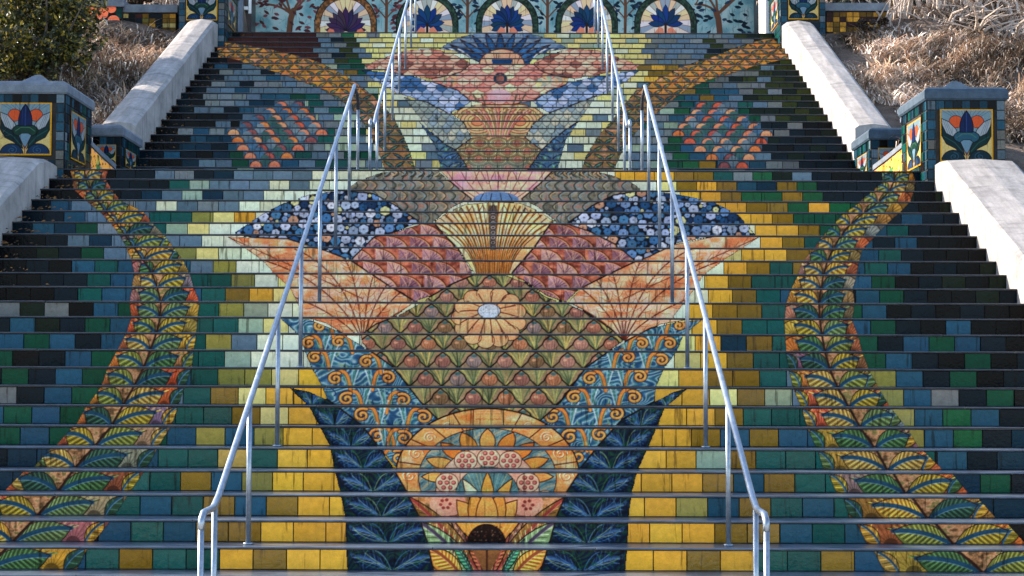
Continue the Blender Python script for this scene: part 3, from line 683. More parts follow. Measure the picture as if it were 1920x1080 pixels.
# peach fan and scallops
PF = [(846, 214), (864, 203), (884, 197), (934, 192), (986, 195), (1005, 202), (1023, 214), (1000, 232), (984, 258), (1015, 281), (1003, 300), (988, 320), (880, 320), (868, 300), (854, 281), (885, 258), (869, 229)]
region(PF, mott([(215, 160, 120), (225, 180, 130), (200, 150, 110), (190, 160, 120)], .06, .1, 4))
for sg in (-1, 1):
    for i, (r, c) in enumerate(zip(range(34, 4, -5), [(235, 180, 130), (180, 165, 115), (228, 165, 125), (200, 175, 125), (235, 175, 120), (215, 140, 100)])):
        cv.ell(935+sg*40, 228, r*1.35, r*.95, (80, 50, 40)); cv.ell(935+sg*40, 228, r*1.35-1.3, r*.95-1.2, c)
for t in np.linspace(-1, 1, 17):
    cv.stroke(bez((935+t*16, 258), (935+t*26, 225), (935+t*62, 199+abs(t)*8), 8), 2.4, [(195, 120, 110), (225, 190, 140), (150, 130, 90), (215, 160, 140)][int((t+1)*8) % 4]); cv.stroke(bez((937+t*16, 258), (937+t*26, 225), (937+t*62, 199+abs(t)*8), 8), 1., (90, 45, 40))
for g in rows_in(260, 320):
    p = .25*sc_g(g)
    for i in range(-4, 5):
        cx = 934+(i+(.5 if g % 2 else 0))*p; yt, yb = band(g, cx); h = yb-yt
        for k, c in enumerate([(150, 150, 110), (225, 205, 150), (170, 160, 110), (230, 165, 130), (222, 130, 100)]):
            f = 1-k*.16; cv.ell(cx, yb+.5, p*.56*f, h*f, (70, 50, 40)); cv.ell(cx, yb+.5, p*.56*f-1, h*f-1, c)
cv.fill([(880, 303), (990, 303), (985, 320), (885, 320)], (90, 135, 140), a=.35)
endreg(PF, 1.3)
# pink shells
PS = [(868, 119), (1006, 119), (1050, 134), (1068, 146), (1062, 158), (1030, 170), (997, 190), (960, 196), (910, 196), (884, 190), (858, 169), (812, 154), (806, 145), (830, 133)]
region(PS, mott([(205, 120, 105), (215, 140, 120), (200, 130, 110)], .06, .1, 4))
scal(PS, [(206, 138, 124), (218, 162, 140), (192, 124, 112), (220, 178, 146)], .2)
for xx in (835, 1035):
    for q in range(16): cv.ell(xx+rnd.uniform(-26, 26), 148+rnd.uniform(-12, 12), 5, 4, rnd.choice([(150, 180, 160), (215, 205, 140), (120, 160, 150), (225, 175, 120)]), .7)
cv.ell(938, 147, 13, 11, (40, 60, 75)); cv.ell(938, 147, 7, 9, (150, 100, 90)); cv.ell(936, 180, 22, 13, (215, 160, 165)); 
for x in (898, 910, 962, 974): cv.stroke([(x, 196), (x+(x-936)*.3, 176)], 3, (100, 95, 70))
endreg(PS, 1.3)
W1 = [(682, 122), (718, 108), (760, 94), (813, 91), (845, 99), (870, 110), (884, 119), (864, 135), (830, 144), (806, 148), (770, 142), (739, 136), (690, 130)]
W1R = mir(W1, 941)
for P in (W1, W1R):
    region(P, mott([(128, 82, 70), (186, 134, 116), (164, 112, 96)], .1, .2, 6)); scal(P, [(200, 146, 126), (186, 130, 112), (212, 164, 140), (130, 88, 76)], .17); endreg(P, 1.2)
PM = [(820, 92), (840, 80), (862, 69), (893, 62), (991, 62), (1033, 72), (1058, 86), (1066, 92), (1030, 96), (1008, 104), (990, 121), (903, 121), (880, 108), (858, 97)]
region(PM, mott([(95, 125, 150), (120, 140, 155), (80, 110, 140)], .08, .1, 1))
for t in np.linspace(14, 166, 13):
    a = rad(t); ray_petal(938, 124, a, 26, 122 if 30 < t < 150 else 112, 9, .52, rnd.choice([(40, 88, 130), (32, 75, 115), (52, 98, 140)]))
cv.ell(941, 123, 44, 32, (60, 40, 40), half=True); cv.ell(941, 123, 42, 30, (215, 165, 135), half=True)
for t in (-28, -12, 12, 28): cv.stroke([(941+t, 121), (941+t*1.3, 98)], 1.4, (90, 50, 45))
cv.fill([(922, 111), (961, 111), (960, 121), (923, 121)], (28, 66, 105)); cv.stroke([(922, 121), (961, 121)], 1.6, (205, 200, 170))
for sg in (-1, 1):
    for q in range(9):
        x = 941+sg*(52+q*8); cv.stroke(bez((x-sg*6, 121-q), (x-sg*2, 104-q*1.2), (x+sg*22, 92-q*.3), 6), 2.4, (190, 200, 205) if q % 2 else (26, 66, 106))
endreg(PM, 1.3)
# red half-discs
DS = {0: [(194.6, (527, 559)), (207.7, (506, 537, 569)), (221, (485, 517, 549, 580)), (234, (461.6, 494.5, 527, 560, 591)), (247.6, (438, 471, 504, 538, 569, 603)), (261, (446, 481, 514.6, 547.6, 582.6)), (275, (455.7, 490.7, 525.7, 559)), (291, (469, 504, 538)), (305, (479.7, 514.6))],
      1: [(197, (1316.6, 1347)), (209, (1307, 1338, 1371)), (222, (1295.6, 1328, 1360, 1392)), (235, (1283, 1316, 1348.6, 1382, 1414)), (249, (1272, 1306, 1338, 1372, 1404, 1437)), (263, (1293, 1327, 1360, 1394, 1427)), (278, (1313, 1347, 1381.6, 1415.7)), (292, (1335, 1369, 1404)), (308, (1358, 1391.5))]}
for side in DS:
    for yy, xs in DS[side]:
        gs = [g for g in range(25, 48) if band(g, xs[0])[0] <= yy <= band(g, xs[0])[1]+1]
        if not gs: continue
        g = gs[0]; yt, yb = band(g, xs[0])
        P = [(xs[0]-13, yt-2), (xs[-1]+13, yt-2), (xs[-1]+13, yb+2), (xs[0]-13, yb+2)]
        cv.fill(P, (62, 94, 112), True)
        for a, b in zip(xs[:-1], xs[1:]):
            c = rnd.choice([(72, 108, 132), (104, 126, 134), (60, 98, 94)]); cv.ell((a+b)/2, yt, 9, (yb-yt)*.8, c); cv.stroke([((a+b)/2, yb), ((a+b)/2, yt)], 1, (30, 60, 90))
        for x in xs:
            c = rnd.choice([(212, 128, 98), (190, 98, 72), (216, 146, 108), (166, 90, 80), (200, 122, 70), (130, 84, 84)])
            cv.ell(x, yb+.8, 12.5, (yb-yt)*1.0, (30, 20, 25)); cv.ell(x, yb+.8, 11, (yb-yt)*.9, c); cv.ell(x, yb+1, 5, (yb-yt)*.5, tuple(v*.8 for v in c), .8)
            for q in (-.6, 0, .6): cv.stroke([(x, yb), (x+q*12, yt+2)], 1, tuple(min(255, v*1.15) for v in c), .6)
# lines of sight that are not steps: keep colours and mask
_Y, _X = np.mgrid[0:cv.h, 0:cv.w]
_gr = (.88+.24*vn(_X*.3, _Y*.5))*(.84+.32*vn(_X*.06+5, _Y*.09))      # brushed glaze, a few pieces darker than others
ARTLIN = gl(np.clip(cv.rgb, 0, 255)*_gr[..., None]**.6).astype(np.float32)
def sample(A, X, Y):
    x = np.clip(X-.5, 0, cv.w-1.001); y = np.clip(Y-.5, 0, cv.h-1.001); i = x.astype(int); j = y.astype(int); fx = x-i; fy = y-j
    if A.ndim == 3: fx = fx[..., None]; fy = fy[..., None]
    return (A[j, i]*(1-fx)+A[j, i+1]*fx)*(1-fy)+(A[j+1, i]*(1-fx)+A[j+1, i+1]*fx)*fy
# ------------------------------------------------------------------ tile colours
TC = dict(k=(6, 9, 15), n=(8, 28, 40), d=(12, 50, 68), b=(34, 78, 100), s=(88, 114, 130), t=(8, 80, 76), g=(10, 72, 54), G=(14, 84, 52),  # k darkest navy; at outer ends the weaker light is put into the colour
          o=(116, 96, 18), y=(222, 156, 58), c=(214, 207, 184), l=(230, 190, 126), m=(118, 122, 62), M=(150, 136, 66), v=(132, 158, 142), e=(96, 106, 106), h=(20, 34, 26), r=(60, 30, 24), f=(46, 58, 22))
ROWS = {1: [(98.4, 'btottyoyy'), (1162, 'yyoyttob')], 2: [(185, 'btboOyyy'.replace('O', 'o')), (1157, 'yyyoobtb')], 3: [(204, 'tbtoboyy'), (1149, 'yymbotbt'), (1803, 'ddd')],
 4: [(-33, 'd'), (224, 'ttobmyyy'), (1144.6, 'yyyobott'), (1780, 'dgn')], 5: [(-42, 'ndd'), (241, 'bttMtyy'), (1193, 'yyvottt'), (1757, 'bnd')],
 6: [(-16, 'gbgg'), (259, 'gbmbmyy'), (1187, 'yyobobb'), (1678, 'mbGnd')], 7: [(-46, 'bgbgg'), (276, 'tttolyy'), (1181, 'yyyottt'), (1661, 'mbGbn')],
 8: [(-20, 'enbgg'), (292, 'stolyyy'), (1175, 'cyylovs'), (1642, 'mbengk')], 9: [(-47, 'ngnbgg'), (308, 'btmmlyy'), (1222, 'lyoots'), (1629, 'mbngkn')],
 10: [(-25, 'gknbgg'), (323, 'ttvcccy'), (1215, 'clyott'), (1611, 'gbnkgkn')], 11: [(-3, 'bgbnbb'), (338, 'tmsccc'), (1207, 'clydott'), (1597, 'gnbgbnk')],
 12: [(-28, 'nbhngbb'), (353, 'ttvlcc'), (1250, 'lyottt'), (1585, 'bgnkbkkk')], 13: [(-8, 'ehekbg'), (365, 'tmvcc'), (1244, 'cyoott'), (1570, 'gbknknkk')],
 14: [(-33, 'kkkntbb'), (333, 'btoyll'), (1283, 'cyotbb'), (1604, 'bgnkkhn')], 15: [(-12, 'kknntbb'), (346, 'ttmcl'), (1277, 'cyottt'), (1590, 'bgknhkh')],
 16: [(-37, 'kknkbtbb'), (357, 'smccc'), (1314, 'cyoto'), (1578, 'btbknkh')], 17: [(-16, 'kkhngss'), (326, 'mlccc'), (1306, 'clyyoo'), (1605, 'btnkkk')],
 18: [(3, 'kknsdss'), (296, 'ssccc'), (1384, 'cyotb'), (1595, 'bnbkkk')], 19: [(21, 'nbdgss'), (271, 'tvlcc'), (1375, 'cyyogg'), (1622, 'btnkk')],
 20: [(41, 'nnbss'), (241, 'sttmlyc'), (1368, 'yyoggg'), (1650, 'nbnn')], 21: [(56, 'nbss'), (254, 'scssscc'), (1321, 'yyooGyGg'), (1683, 'nkh')],
 22: [(76, 'kk'), (227, 'ndsvdssccc'), (1275, 'yyoGGoGnn'), (1715, 'kh')], 23: [(115, 'kk'), (205, 'nnntvssscsccc'), (1231, 'loyobdoGnnnn'), (1715, 'nk')],
 24: [(110, 'kkk'), (217, 'nnssndsssscccc'), (1153, 'yyyootsGhsnkkk')]}
def upper_letter(px, py, rr):
    t = (318-py)/258.
    ed = 250+160*t; edr = 1603-140*t
    a, b = px-ed, edr-px; q = rr.random()
    if px < 930:
        if a < 55-20*t: return rr.choice('kkkn')
        if py < 118 and px < 640: return rr.choice('rrrr' if px < 590 else 'sesn')  # red-brown tiles: the shade over this top left corner put into the colour
        if a < 170-40*t: return rr.choice('ndsbsk' if py > 220 else 'nsssb')
        if 620 < px < 668 and py < 118: return rr.choice('fGf')
        if px < 560: return rr.choice('sbstd' if q < .8 else 'gv')
        if px < 640+10*t: return rr.choice('svtss')
        if px < 700: return rr.choice('sgvso') if py > 120 else rr.choice('lvls')
        return rr.choice('cclcs' if py > 190 else 'llcll')
    if b < 60: return rr.choice('kkhn' if py > 235 else 'hfhf')
    if b < 140: return rr.choice('nkhen' if py > 235 else 'fhes')
    if px < 1190: return rr.choice('clccs' if py > 190 else 'lllvc')
    if py < 125: return rr.choice('llv') if px < 1215 else (rr.choice('ssse') if px < 1320 else rr.choice('fhfn'))
    if px < 1260: return rr.choice('svtss' if py > 160 else 'yol')
    if px < 1330: return rr.choice('tGgbo')
    return rr.choice('tgbGsd' if py > 190 else 'sesb')
def row_tiles(g, rr):
    y, z0, z1, hw = step_geo(g); zc = (z0+z1)/2; out = []
    w_ = .2205 if g <= 24 else .212
    if g in ROWS:
        segs = [(xat(a, y, zc), s) for a, s in ROWS[g]]
        nx = [segs[i+1][0] for i in range(len(segs)-1)]+[hw]
        x = segs[0][0]-w_*math.ceil((segs[0][0]+hw)/w_)
        first = segs[0][0]
        while x < first-1e-6:
            a, b = max(x, -hw), min(x+w_, first); x += w_
            if b-a > .012: out.append((a, b, rr.choice('kknk')))  # outermost left tiles near-black, the weaker light there put into them
        for (sx, s), e in zip(segs, nx):
            x = sx; i = 0
            while x < e-.01:
                a, b = max(x, -hw), min(x+w_, e, hw)
                L = s[i] if i < len(s) else (rr.choice('kkhn') if x > 3.3 else s[-1])  # right end runs on near-black, less light put into the tile colour
                if b-a > .012: out.append((a, b, L))
                x += w_; i += 1
    else:
        x = -hw-rr.uniform(0, w_) if g % 2 else -hw-w_*.5
        while x < hw:
            a, b = max(x, -hw), min(x+w_, hw)
            px, py = proj((a+b)/2, y, zc)
            if b-a > .012: out.append((a, b, upper_letter(px, py, rr)))
            x += w_
    return out
# ------------------------------------------------------------------ staircase
def make_flight(name, label, gs, origin):
    root = empty(name, origin, label, 'stairs'); rr = random.Random(11+gs[0])
    for g in gs:
        y, z0, z1, hw = step_geo(g) if g >= 1 else (g*T, (g-1)*R, g*R, WLO)
        last = (g == 24 or g == 47)
        ynext = (24*T+LND) if g == 24 else (y+T)
        # riser wall behind the tiles
        b = MB(); b.box(-hw, hw, y, y+.06, z0-.02, z1-.012)
        ro = b.build('riser', GROUT, root)
        tb = MB()
        for a, c, L in (row_tiles(g, rr) if g >= 1 else [(-hw+i*.22, min(hw, -hw+i*.22+.22), rr.choice('tbyony')) for i in range(45)]):
            base = gl(TC[L])*(rr.uniform(.8, 1.22))*np.array([rr.uniform(.94, 1.06), 1, rr.uniform(.92, 1.08)])
            base = np.minimum(base, .86)
            if L in 'cvms' and rr.random() < .3: base = base*.88+lin((170, 150, 80))*.12*KALB
            jg = .0028; a0, c0 = a+jg, c-jg
            if c0-a0 < .006: continue
            zb, zt = z0+.004, z1-.0165
            i = len(tb.v); e = .0028
            tl = [rr.uniform(-.0022, .0022) for _ in range(4)]
            tb.v += [(a0, y+.001, zb), (c0, y+.001, zb), (c0, y+.001, zt), (a0, y+.001, zt),
                     (a0, y-.007, zb), (c0, y-.007, zb), (c0, y-.007, zt), (a0, y-.007, zt),
                     (a0+e, y-.0095+tl[0], zb+e), (c0-e, y-.0095+tl[1], zb+e), (c0-e, y-.0095+tl[2], zt-e), (a0+e, y-.0095+tl[3], zt-e)]
            for q in ((0, 1, 5, 4), (1, 2, 6, 5), (2, 3, 7, 6), (3, 0, 4, 7), (4, 5, 9, 8), (5, 6, 10, 9), (6, 7, 11, 10), (7, 4, 8, 11), (8, 9, 10, 11)):
                tb.f.append(tuple(i+k for k in q))
            gs_ = {'o': .8, 'M': 1., 'm': .7, 'l': .5, 't': .45, 'y': .3, 'G': .4, 'c': .25, 'v': .3}.get(L, .12)*(.6 if g <= 8 else .25)*rr.uniform(.1, 1.2)
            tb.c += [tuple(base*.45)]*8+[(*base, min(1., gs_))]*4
        tb.build('tile_facing', GLAZE, ro)
        # carved mosaic pieces, proud of the plain tiles
        if g >= 1:
            yt, yb = band(g, 960); ycl = yb-1.2
            zz_vis = z0+.004
            ny = max(5, int((yb-yt)/1.15)+2); nxp = int((2*hw)*sc_g(g)/1.25)
            Xs = np.linspace(-hw+.004, hw-.004, nxp); hid = max(0, 1-(yb-yt)/(R*sc_g(g)))*R*.93
            Zs = np.concatenate([np.linspace(z0+.004, z0+.004+hid, 3)[:-1] if hid > .008 else [], np.linspace(z0+.004+(hid if hid > .008 else 0), z1-.0165, ny)])
            XX, ZZ = np.meshgrid(Xs, Zs)
            PX, PY = proj(XX, y-.0148, ZZ)
            # the strip hidden behind the step below repeats its lowest seen course
            yp = (step_geo(g-1)[0] if g > 1 else 0)-.03
            lim = proj(XX*(yp+CD)/(y+CD)+CX*(1-(yp+CD)/(y+CD)), yp, z0+0*XX)[1]-1.5
            PYc = np.minimum(PY, lim)
            C = sample(ARTLIN, PX, PYc); Mm = cv.m[np.clip(PYc, 0, cv.h-1).astype(int), np.clip(PX, 0, cv.w-1).astype(int)] & (PX > -40) & (PX < 1960)
            Lh = sample(cv.L, PX, PYc)
            cell = Mm[:-1, :-1] & Mm[1:, :-1] & Mm[:-1, 1:] & Mm[1:, 1:]
            Pp = np.stack([XX, y-.0152+Lh*.0022, ZZ], -1)
            used = cell.any(0); cols_ = np.where(used)[0]
            if len(cols_):
                cuts = np.where(np.diff(cols_) > max(2, int(.06*sc_g(g)/1.25)))[0]
                for seg_ in np.split(cols_, cuts+1):
                    if len(seg_) < 4: continue
                    a_, b_ = seg_[0], seg_[-1]+2
                    xm = (Xs[a_]+Xs[min(b_, len(Xs)-1)])/2; wdt = Xs[min(b_, len(Xs)-1)]-Xs[a_]
                    nm_ = 'ornament_mosaic' if abs(xm) < 1.2 and wdt > .9 else ('disc_mosaic' if g > 24 and 1.6 < abs(xm) < 4 and 25 <= g <= 36 and any(abs(proj(xm, y, z0)[0]-q) < 110 for q in (520, 1355)) else 'garland_mosaic')
                    grid(nm_, Pp[:, a_:b_], C[:, a_:b_], cell[:, a_:b_-1], ART, ro)
        # tread with rounded nosing
        tr = MB(); y1 = ynext+.02 if not (g == 47) else ynext+4.5
        tr.box(-hw, hw, y-.004, y1, z1-.014, z1)
        tr.build('tread', TREAD, root)
        ns = MB(); pr = []
        for a in np.linspace(-90, 90, 7):
            pr.append((y-.016-.007*math.cos(rad(a)), z1-.0055+.007*math.sin(rad(a))))
        prof = [(y-.003, z1-.0128)]+pr+[(y-.003, z1+.002)]
        xj = -hw
        while xj < hw:                       # nosing stones with open, slightly skewed joints
            xe = min(hw, xj+rr.uniform(.75, 1.5)); sk = rr.uniform(-.012, .012); dz = rr.uniform(-.0012, .0012); dy = rr.uniform(-.0015, .0015)
            if hw-xe < .3: xe = hw
            rings = []
            for x in np.linspace(xj+.0022, xe-.0022, 4): rings.append([(x+sk*(p[0]-y)/.02*.6, p[0]+dy, p[1]+dz+.0006*math.sin(x*7+g)) for p in prof])
            ns.prism(None, rings[::-1]); xj = xe
        ns.build('nosing', NOSE if g > 5 else TREAD, root)  # lowest nosings take the lighter stone, their lit look put into the colour
    return root
make_flight('lower_stairs', 'wide lower flight of mosaic steps with the round sunflower medallion and daisies', list(range(-2, 25)), (0, 0, 0))
make_flight('upper_stairs', 'upper flight of mosaic steps with two patches of red half discs below the arched wall', list(range(25, 48)), (0, 0, 0))
# ------------------------------------------------------------------ handrails
def rail_obj(name, label, X, kind, sgn):
    root = empty(name, (X, 0, 0), label, 'handrail', 'steel handrails on the steps')
    rt_ = MB(); r_ = .0205
    if kind == 'lower':
        ya, za = -.88, .50; pa = (X, -1.28, .49)
        def zr(y): return .55+(y+.7)*(4.50-.55)/(8.05+.7)
        pts = [(X, -1.28, .40), (X, -1.27, .455), (X, -1.2, .49), (X, -.95, .492), (X, -.86, .50), (X, -.7, .55), (X, 8.05, 4.50)]
        rt_.tube(pts, r_, 12); posts = [(-1.28, -.45, .41), (-.83, -.45, .49)]+[(n*T+.17, n*R, None) for n in (1, 5, 9, 13, 17, 21)]
        ex = (8.5, 3.6, 4.42)
    else:
        y0 = 24*T+LND
        def zr(y): return 4.34+(y-9.75)*(R/T)*1.035
        pts = [(X, 9.2, 4.2), (X, 9.21, 4.26), (X, 9.27, 4.29), (X, 9.5, 4.28), (X, 9.75, 4.30), (X, 10.0, zr(10.0)), (X, 19.6, zr(19.6))]
        rt_.tube(pts, r_, 12); posts = [(9.2, 3.6, 4.22), (10.25, 3.6, None)]+[(y0+(k)*T+.17, (24+k+1)*R, None) for k in (3, 7, 11, 15, 19)]+[(y0+23*T, 47*R, None)]
        ex = None
    rt_.build('rail', STEEL, root, True)
    for (y, zb, zt) in posts:
        p = MB(); zt = zr(y)-.012 if zt is None else zt
        p.tube([(X, y, zb), (X, y, zt)], .0172, 12); p.tube([(X, y, zb+.001), (X, y, zb+.012)], .034, 14)
        p.build('post', STEEL, root, True)
    if ex:
        p = MB(); p.tube([(X, ex[0], ex[1]), (X, ex[0], ex[2]-.12)], .0172, 12); p.tube([(X, ex[0], ex[1]+.001), (X, ex[0], ex[1]+.012)], .034, 14)
        p.build('post', STEEL, root, True)
        p = MB(); p.tube([(X, ex[0], ex[2]-.12), (X, ex[0]-.02, ex[2]-.03), (X, ex[0]-.12, ex[2]+.03), (X, 8.05, 4.47)], .0185, 12)
        p.build('elbow', BRACK, root, True)
    return root
rail_obj('handrail', 'long steel handrail rising beside the left edge of the medallion on the lower steps', -1.52, 'lower', -1)
rail_obj('handrail', 'long steel handrail rising beside the yellow tiles right of the medallion on the lower steps', 1.69, 'lower', 1)
rail_obj('handrail', 'steel handrail on the upper steps, the one nearer the shrub', -1.44, 'upper', -1)
rail_obj('handrail', 'steel handrail on the upper steps, the one nearer the bright white side wall', 1.60, 'upper', 1)
# ------------------------------------------------------------------ cheek walls
def cheek(name, label, side, W, y0, y1, zf, hh, wd, zmax=99.):
    mb = MB(); rings = []
    n = 26
    for i in range(n+1):
        y = y0+(y1-y0)*i/n; z = min(zf(y)+hh, zmax); x0 = side*W; x1 = side*(W+wd); c = side*.05
        wob = .004*math.sin(y*5.1)
        rings.append([(x0, y, z-1.9), (x0+0*c, y, z-.035+wob), (x0+c, y, z+wob), (x0+side*wd*.48, y, z+.022), (x0+side*wd*.52, y, z+.022), (x1-c, y, z-.004+wob), (x1, y, z-.04), (x1, y, z-1.9)])
    if side < 0: rings = rings[::-1]
    mb.prism(None, rings)
    o = mb.build(name, CHEEK); tag(o, label, 'side wall'); return o
zlow = lambda y: (y/T)*R
zup = lambda y: 24*R+((y-(24*T+LND))/T+1)*R
def zupf(y):
    return zup(max(y, 10.9))-max(0, 11.5-y)*.12
cheek('side_wall', 'broad pale plaster side wall of the lower steps on the sunlit right', 1, WLO, -1.6, 8.02, zlow, .34, .80, 3.66)
cheek('side_wall', 'broad shaded grey plaster side wall of the lower steps on the left', -1, WLO-.0, -1.6, 8.35, zlow, .34, .80, 3.66)
cheek('side_wall', 'white sunlit sloping side wall of the upper steps next to the dry grass', 1, WUP, 11.1, 17.24, zup, .42, .47, 7.06)
cheek('side_wall', 'sloping side wall of the upper steps below the shrub, sunlit on top and shaded inside', -1, WUP, 11.1, 17.24, zup, .42, .45, 7.06)
# ------------------------------------------------------------------ flower panel painter
def panel_colors(tone=0, N=150):
    global cv
    old = cv; cv = Canvas(0, 0, 100, 100, N/100.)
    cv.fill([(0, 0), (100, 0), (100, 100), (0, 100)], (196, 160, 40), True)
    cv.fill([(3, 3), (97, 3), (97, 97), (3, 97)], (116, 152, 168)); cv.clip = cv.mask([(3, 3), (97, 3), (97, 97), (3, 97)])
    cv.fill([(3, 45), (97, 45), (97, 97), (3, 97)], (232, 190, 132))
    D1 = (16, 40, 66); G1_ = (20, 58, 60)
    for t in range(5, 96, 9): cv.stroke([(50, 30), (t, 3)], .9, (70, 100, 120), .7)
    for sg in (-1, 1):
        cv.ell(50+sg*20, 24, 13, 12, (50, 30, 40)); cv.ell(50+sg*20, 24, 12, 11, (226, 98, 58))
        w1 = [(50+sg*47, 18), (50+sg*33, 24), (50+sg*20, 38), (50+sg*14, 52), (50+sg*26, 60), (50+sg*44, 45)]
        cv.fill(w1, (150, 172, 184)); cv.stroke(w1+[w1[0]], 1.3, (24, 36, 50))
        for q in (.25, .5, .75): cv.stroke([(50+sg*(47-14*q), 18+8*q), (50+sg*(36-16*q), 56-2*q)], .8, (95, 120, 138))
        arm = [(50+sg*3, 88), (50+sg*10, 66), (50+sg*22, 54), (50+sg*38, 46), (50+sg*47, 28), (50+sg*47, 50), (50+sg*38, 66), (50+sg*22, 74), (50+sg*10, 84)]
        cv.fill(arm, G1_ if sg > 0 else (18, 50, 58)); cv.stroke(arm, 1.2, (10, 20, 30)); cv.stroke([(50+sg*8, 80), (50+sg*22, 64), (50+sg*42, 52)], 1.2, (50, 110, 110), .8)
        cv.ell(50+sg*25, 99, 23, 22, (12, 22, 34)); cv.ell(50+sg*25, 99, 21.5, 20.5, (24, 62, 100) if tone == 0 else (20, 56, 70))
        tt = np.linspace(0, 1, 30); a = tt*11
        cv.stroke(np.stack([50+sg*(24+10*tt*np.cos(a)), 90+8*tt*np.sin(a)], 1), 1.1, (70, 120, 150), .8)
    cv.ell(50, 53, 25, 13, (10, 20, 28)); cv.ell(50, 53, 23.5, 11.5, (30, 70, 62) if tone == 0 else (44, 96, 120)); cv.stroke([(32, 54), (42, 47), (58, 47), (68, 54)], 1.2, (80, 130, 110))
    cv.fill([(50, 88), (38, 62), (44, 58), (56, 58), (62, 62)], (104, 146, 172)); cv.stroke([(50, 88), (38, 62), (44, 58), (56, 58), (62, 62), (50, 88)], 1.2, DK)
    bud = list(bez((38, 44), (34, 22), (50, 3), 8))+list(bez((50, 3), (66, 22), (62, 44), 8)); cv.fill(bud, (22, 44, 92)); cv.stroke(bud+[bud[0]], 1.4, (8, 12, 24)); cv.stroke([(50, 8), (50, 44)], 1, (50, 90, 150)); cv.stroke([(45, 14), (44, 42)], .8, (40, 70, 120))
    cv.stroke([(50, 82), (50, 97)], 1.6, (120, 60, 40))
    cv.clip = None
    A = gl(np.clip(cv.rgb, 0, 255))*.55; cv = old
    return A
PAN = [panel_colors(0), panel_colors(1)]
def panel(parent, A, o, u, v, name='flower_panel', frame=True):
    """o lower-left corner, u right vector, v up vector"""
    h, w_ = A.shape[:2]; o, u, v = map(np.array, (o, u, v))
    U, V = np.meshgrid((np.arange(w_))/(w_-1), 1-(np.arange(h))/(h-1))
    P = o+U[..., None]*u+V[..., None]*v
    return grid(name, P, A, np.ones((h-1, w_-1), bool), ART, parent)
def tilewall(parent, name, o, u, v, n, nu, nv, letters, rr, depth=.008, skip=None):
    """small tiles on a face: o corner, u,v full vectors, n outward normal"""
    o, u, v, n = map(lambda q: np.array(q, float), (o, u, v, n)); b = MB()
    for i in range(nu):
        for j in range(nv):
            if skip and skip((i+.5)/nu, (j+.5)/nv): continue
            g_ = .06
            p = [o+u*((i+a)/nu)+v*((j+c)/nv)+n*depth for a, c in ((g_, g_), (1-g_, g_), (1-g_, 1-g_), (g_, 1-g_))]
            L = rr.choice(letters((i+.5)/nu, (j+.5)/nv) if callable(letters) else letters)
            b.quad(*p, col=tuple(gl(TC[L])*.75*rr.uniform(.6, 1.3)))
    return b.build(name, WALLTILE, parent)
def pier(name, label, x0, x1, y0, y1, z0, z1, tone, face_side, seed, cap=True, panel_h=.74, finial=True, panelfront=True):
    rr = random.Random(seed); root = empty(name, ((x0+x1)/2, (y0+y1)/2, z0), label, 'pier', None)
    root.location = (0, 0, 0)
    b = MB(); b.box(x0, x1, y0, y1, z0, z1); b.build('core', GROUT, root)
    W = x1-x0; H = z1-z0; nv = max(4, int(H/.105)); nu = max(4, int(W/.095))
    pw = W*.68; px0 = x0+(W-pw)/2; pz1 = z1-.10; pz0 = pz1-pw
    def skipf(a, c):
        return panelfront and abs(a-.5) < .36 and z0+c*H > pz0-.03 and z0+c*H < pz1+.03
    tilewall(root, 'front_tiles', (x0, y0, z0), (W, 0, 0), (0, 0, H), (0, -1, 0), nu, nv, lambda a, c: 'sbsbe' if (a < .12 or a > .88) else ('kndk' if abs(a-.5) > .36 else 'nbdkd'), rr, skip=skipf)
    if panelfront:
        panel(root, PAN[tone], (px0, y0-.016, pz0), (pw, 0, 0), (0, 0, pw))
    D = y1-y0; xs, nx = (x1, 1) if face_side > 0 else (x0, -1)
    ph = pw; sy0 = y0+D*.2; sw = D*.55
    def sk2(a, c): return .18 < a < .78 and z0+c*H > pz0-.02 and z0+c*H < pz1-.06
    tilewall(root, 'side_tiles', (xs, y0, z0), (0, D, 0), (0, 0, H), (nx, 0, 0), max(5, int(D/.09)), nv, lambda a, c: 'bsbd' if a < .1 else 'tdbntk', rr, skip=sk2)
    PV = PAN[1-tone]
    if face_side > 0: panel(root, PV, (xs+.014, sy0, pz0), (0, sw, 0), (0, 0, pw*.92), 'side_panel')
    else: panel(root, PV[:, ::-1], (xs-.014, sy0+sw, pz0), (0, -sw, 0), (0, 0, pw*.92), 'side_panel')
    if cap:
        c = MB(); o = .035; zc = z1
        rings = [[(x0-o*a, y0-o*a, z), (x1+o*a, y0-o*a, z), (x1+o*a, y1+o*a, z), (x0-o*a, y1+o*a, z)] for a, z in ((.6, zc-.0), (1., zc+.02), (1., zc+.10), (.5, zc+.125), (-.5, zc+.15))]
        c.prism(None, rings); CM = CAPSHADE if face_side < 0 else CAPST; co = c.build('cap', CM, root)
        if finial:
            f = MB(); cx, cy = (x0+x1)/2, (y0+y1)/2-.1
            f.prism(None, [[(cx-s, cy-s*1.1, z), (cx+s, cy-s*1.1, z), (cx+s, cy+s*1.1, z), (cx-s, cy+s*1.1, z)] for s, z in ((.2, zc+.148), (.2, zc+.17), (.03, zc+.30))])
            f.build('finial', CM, root)
    return root
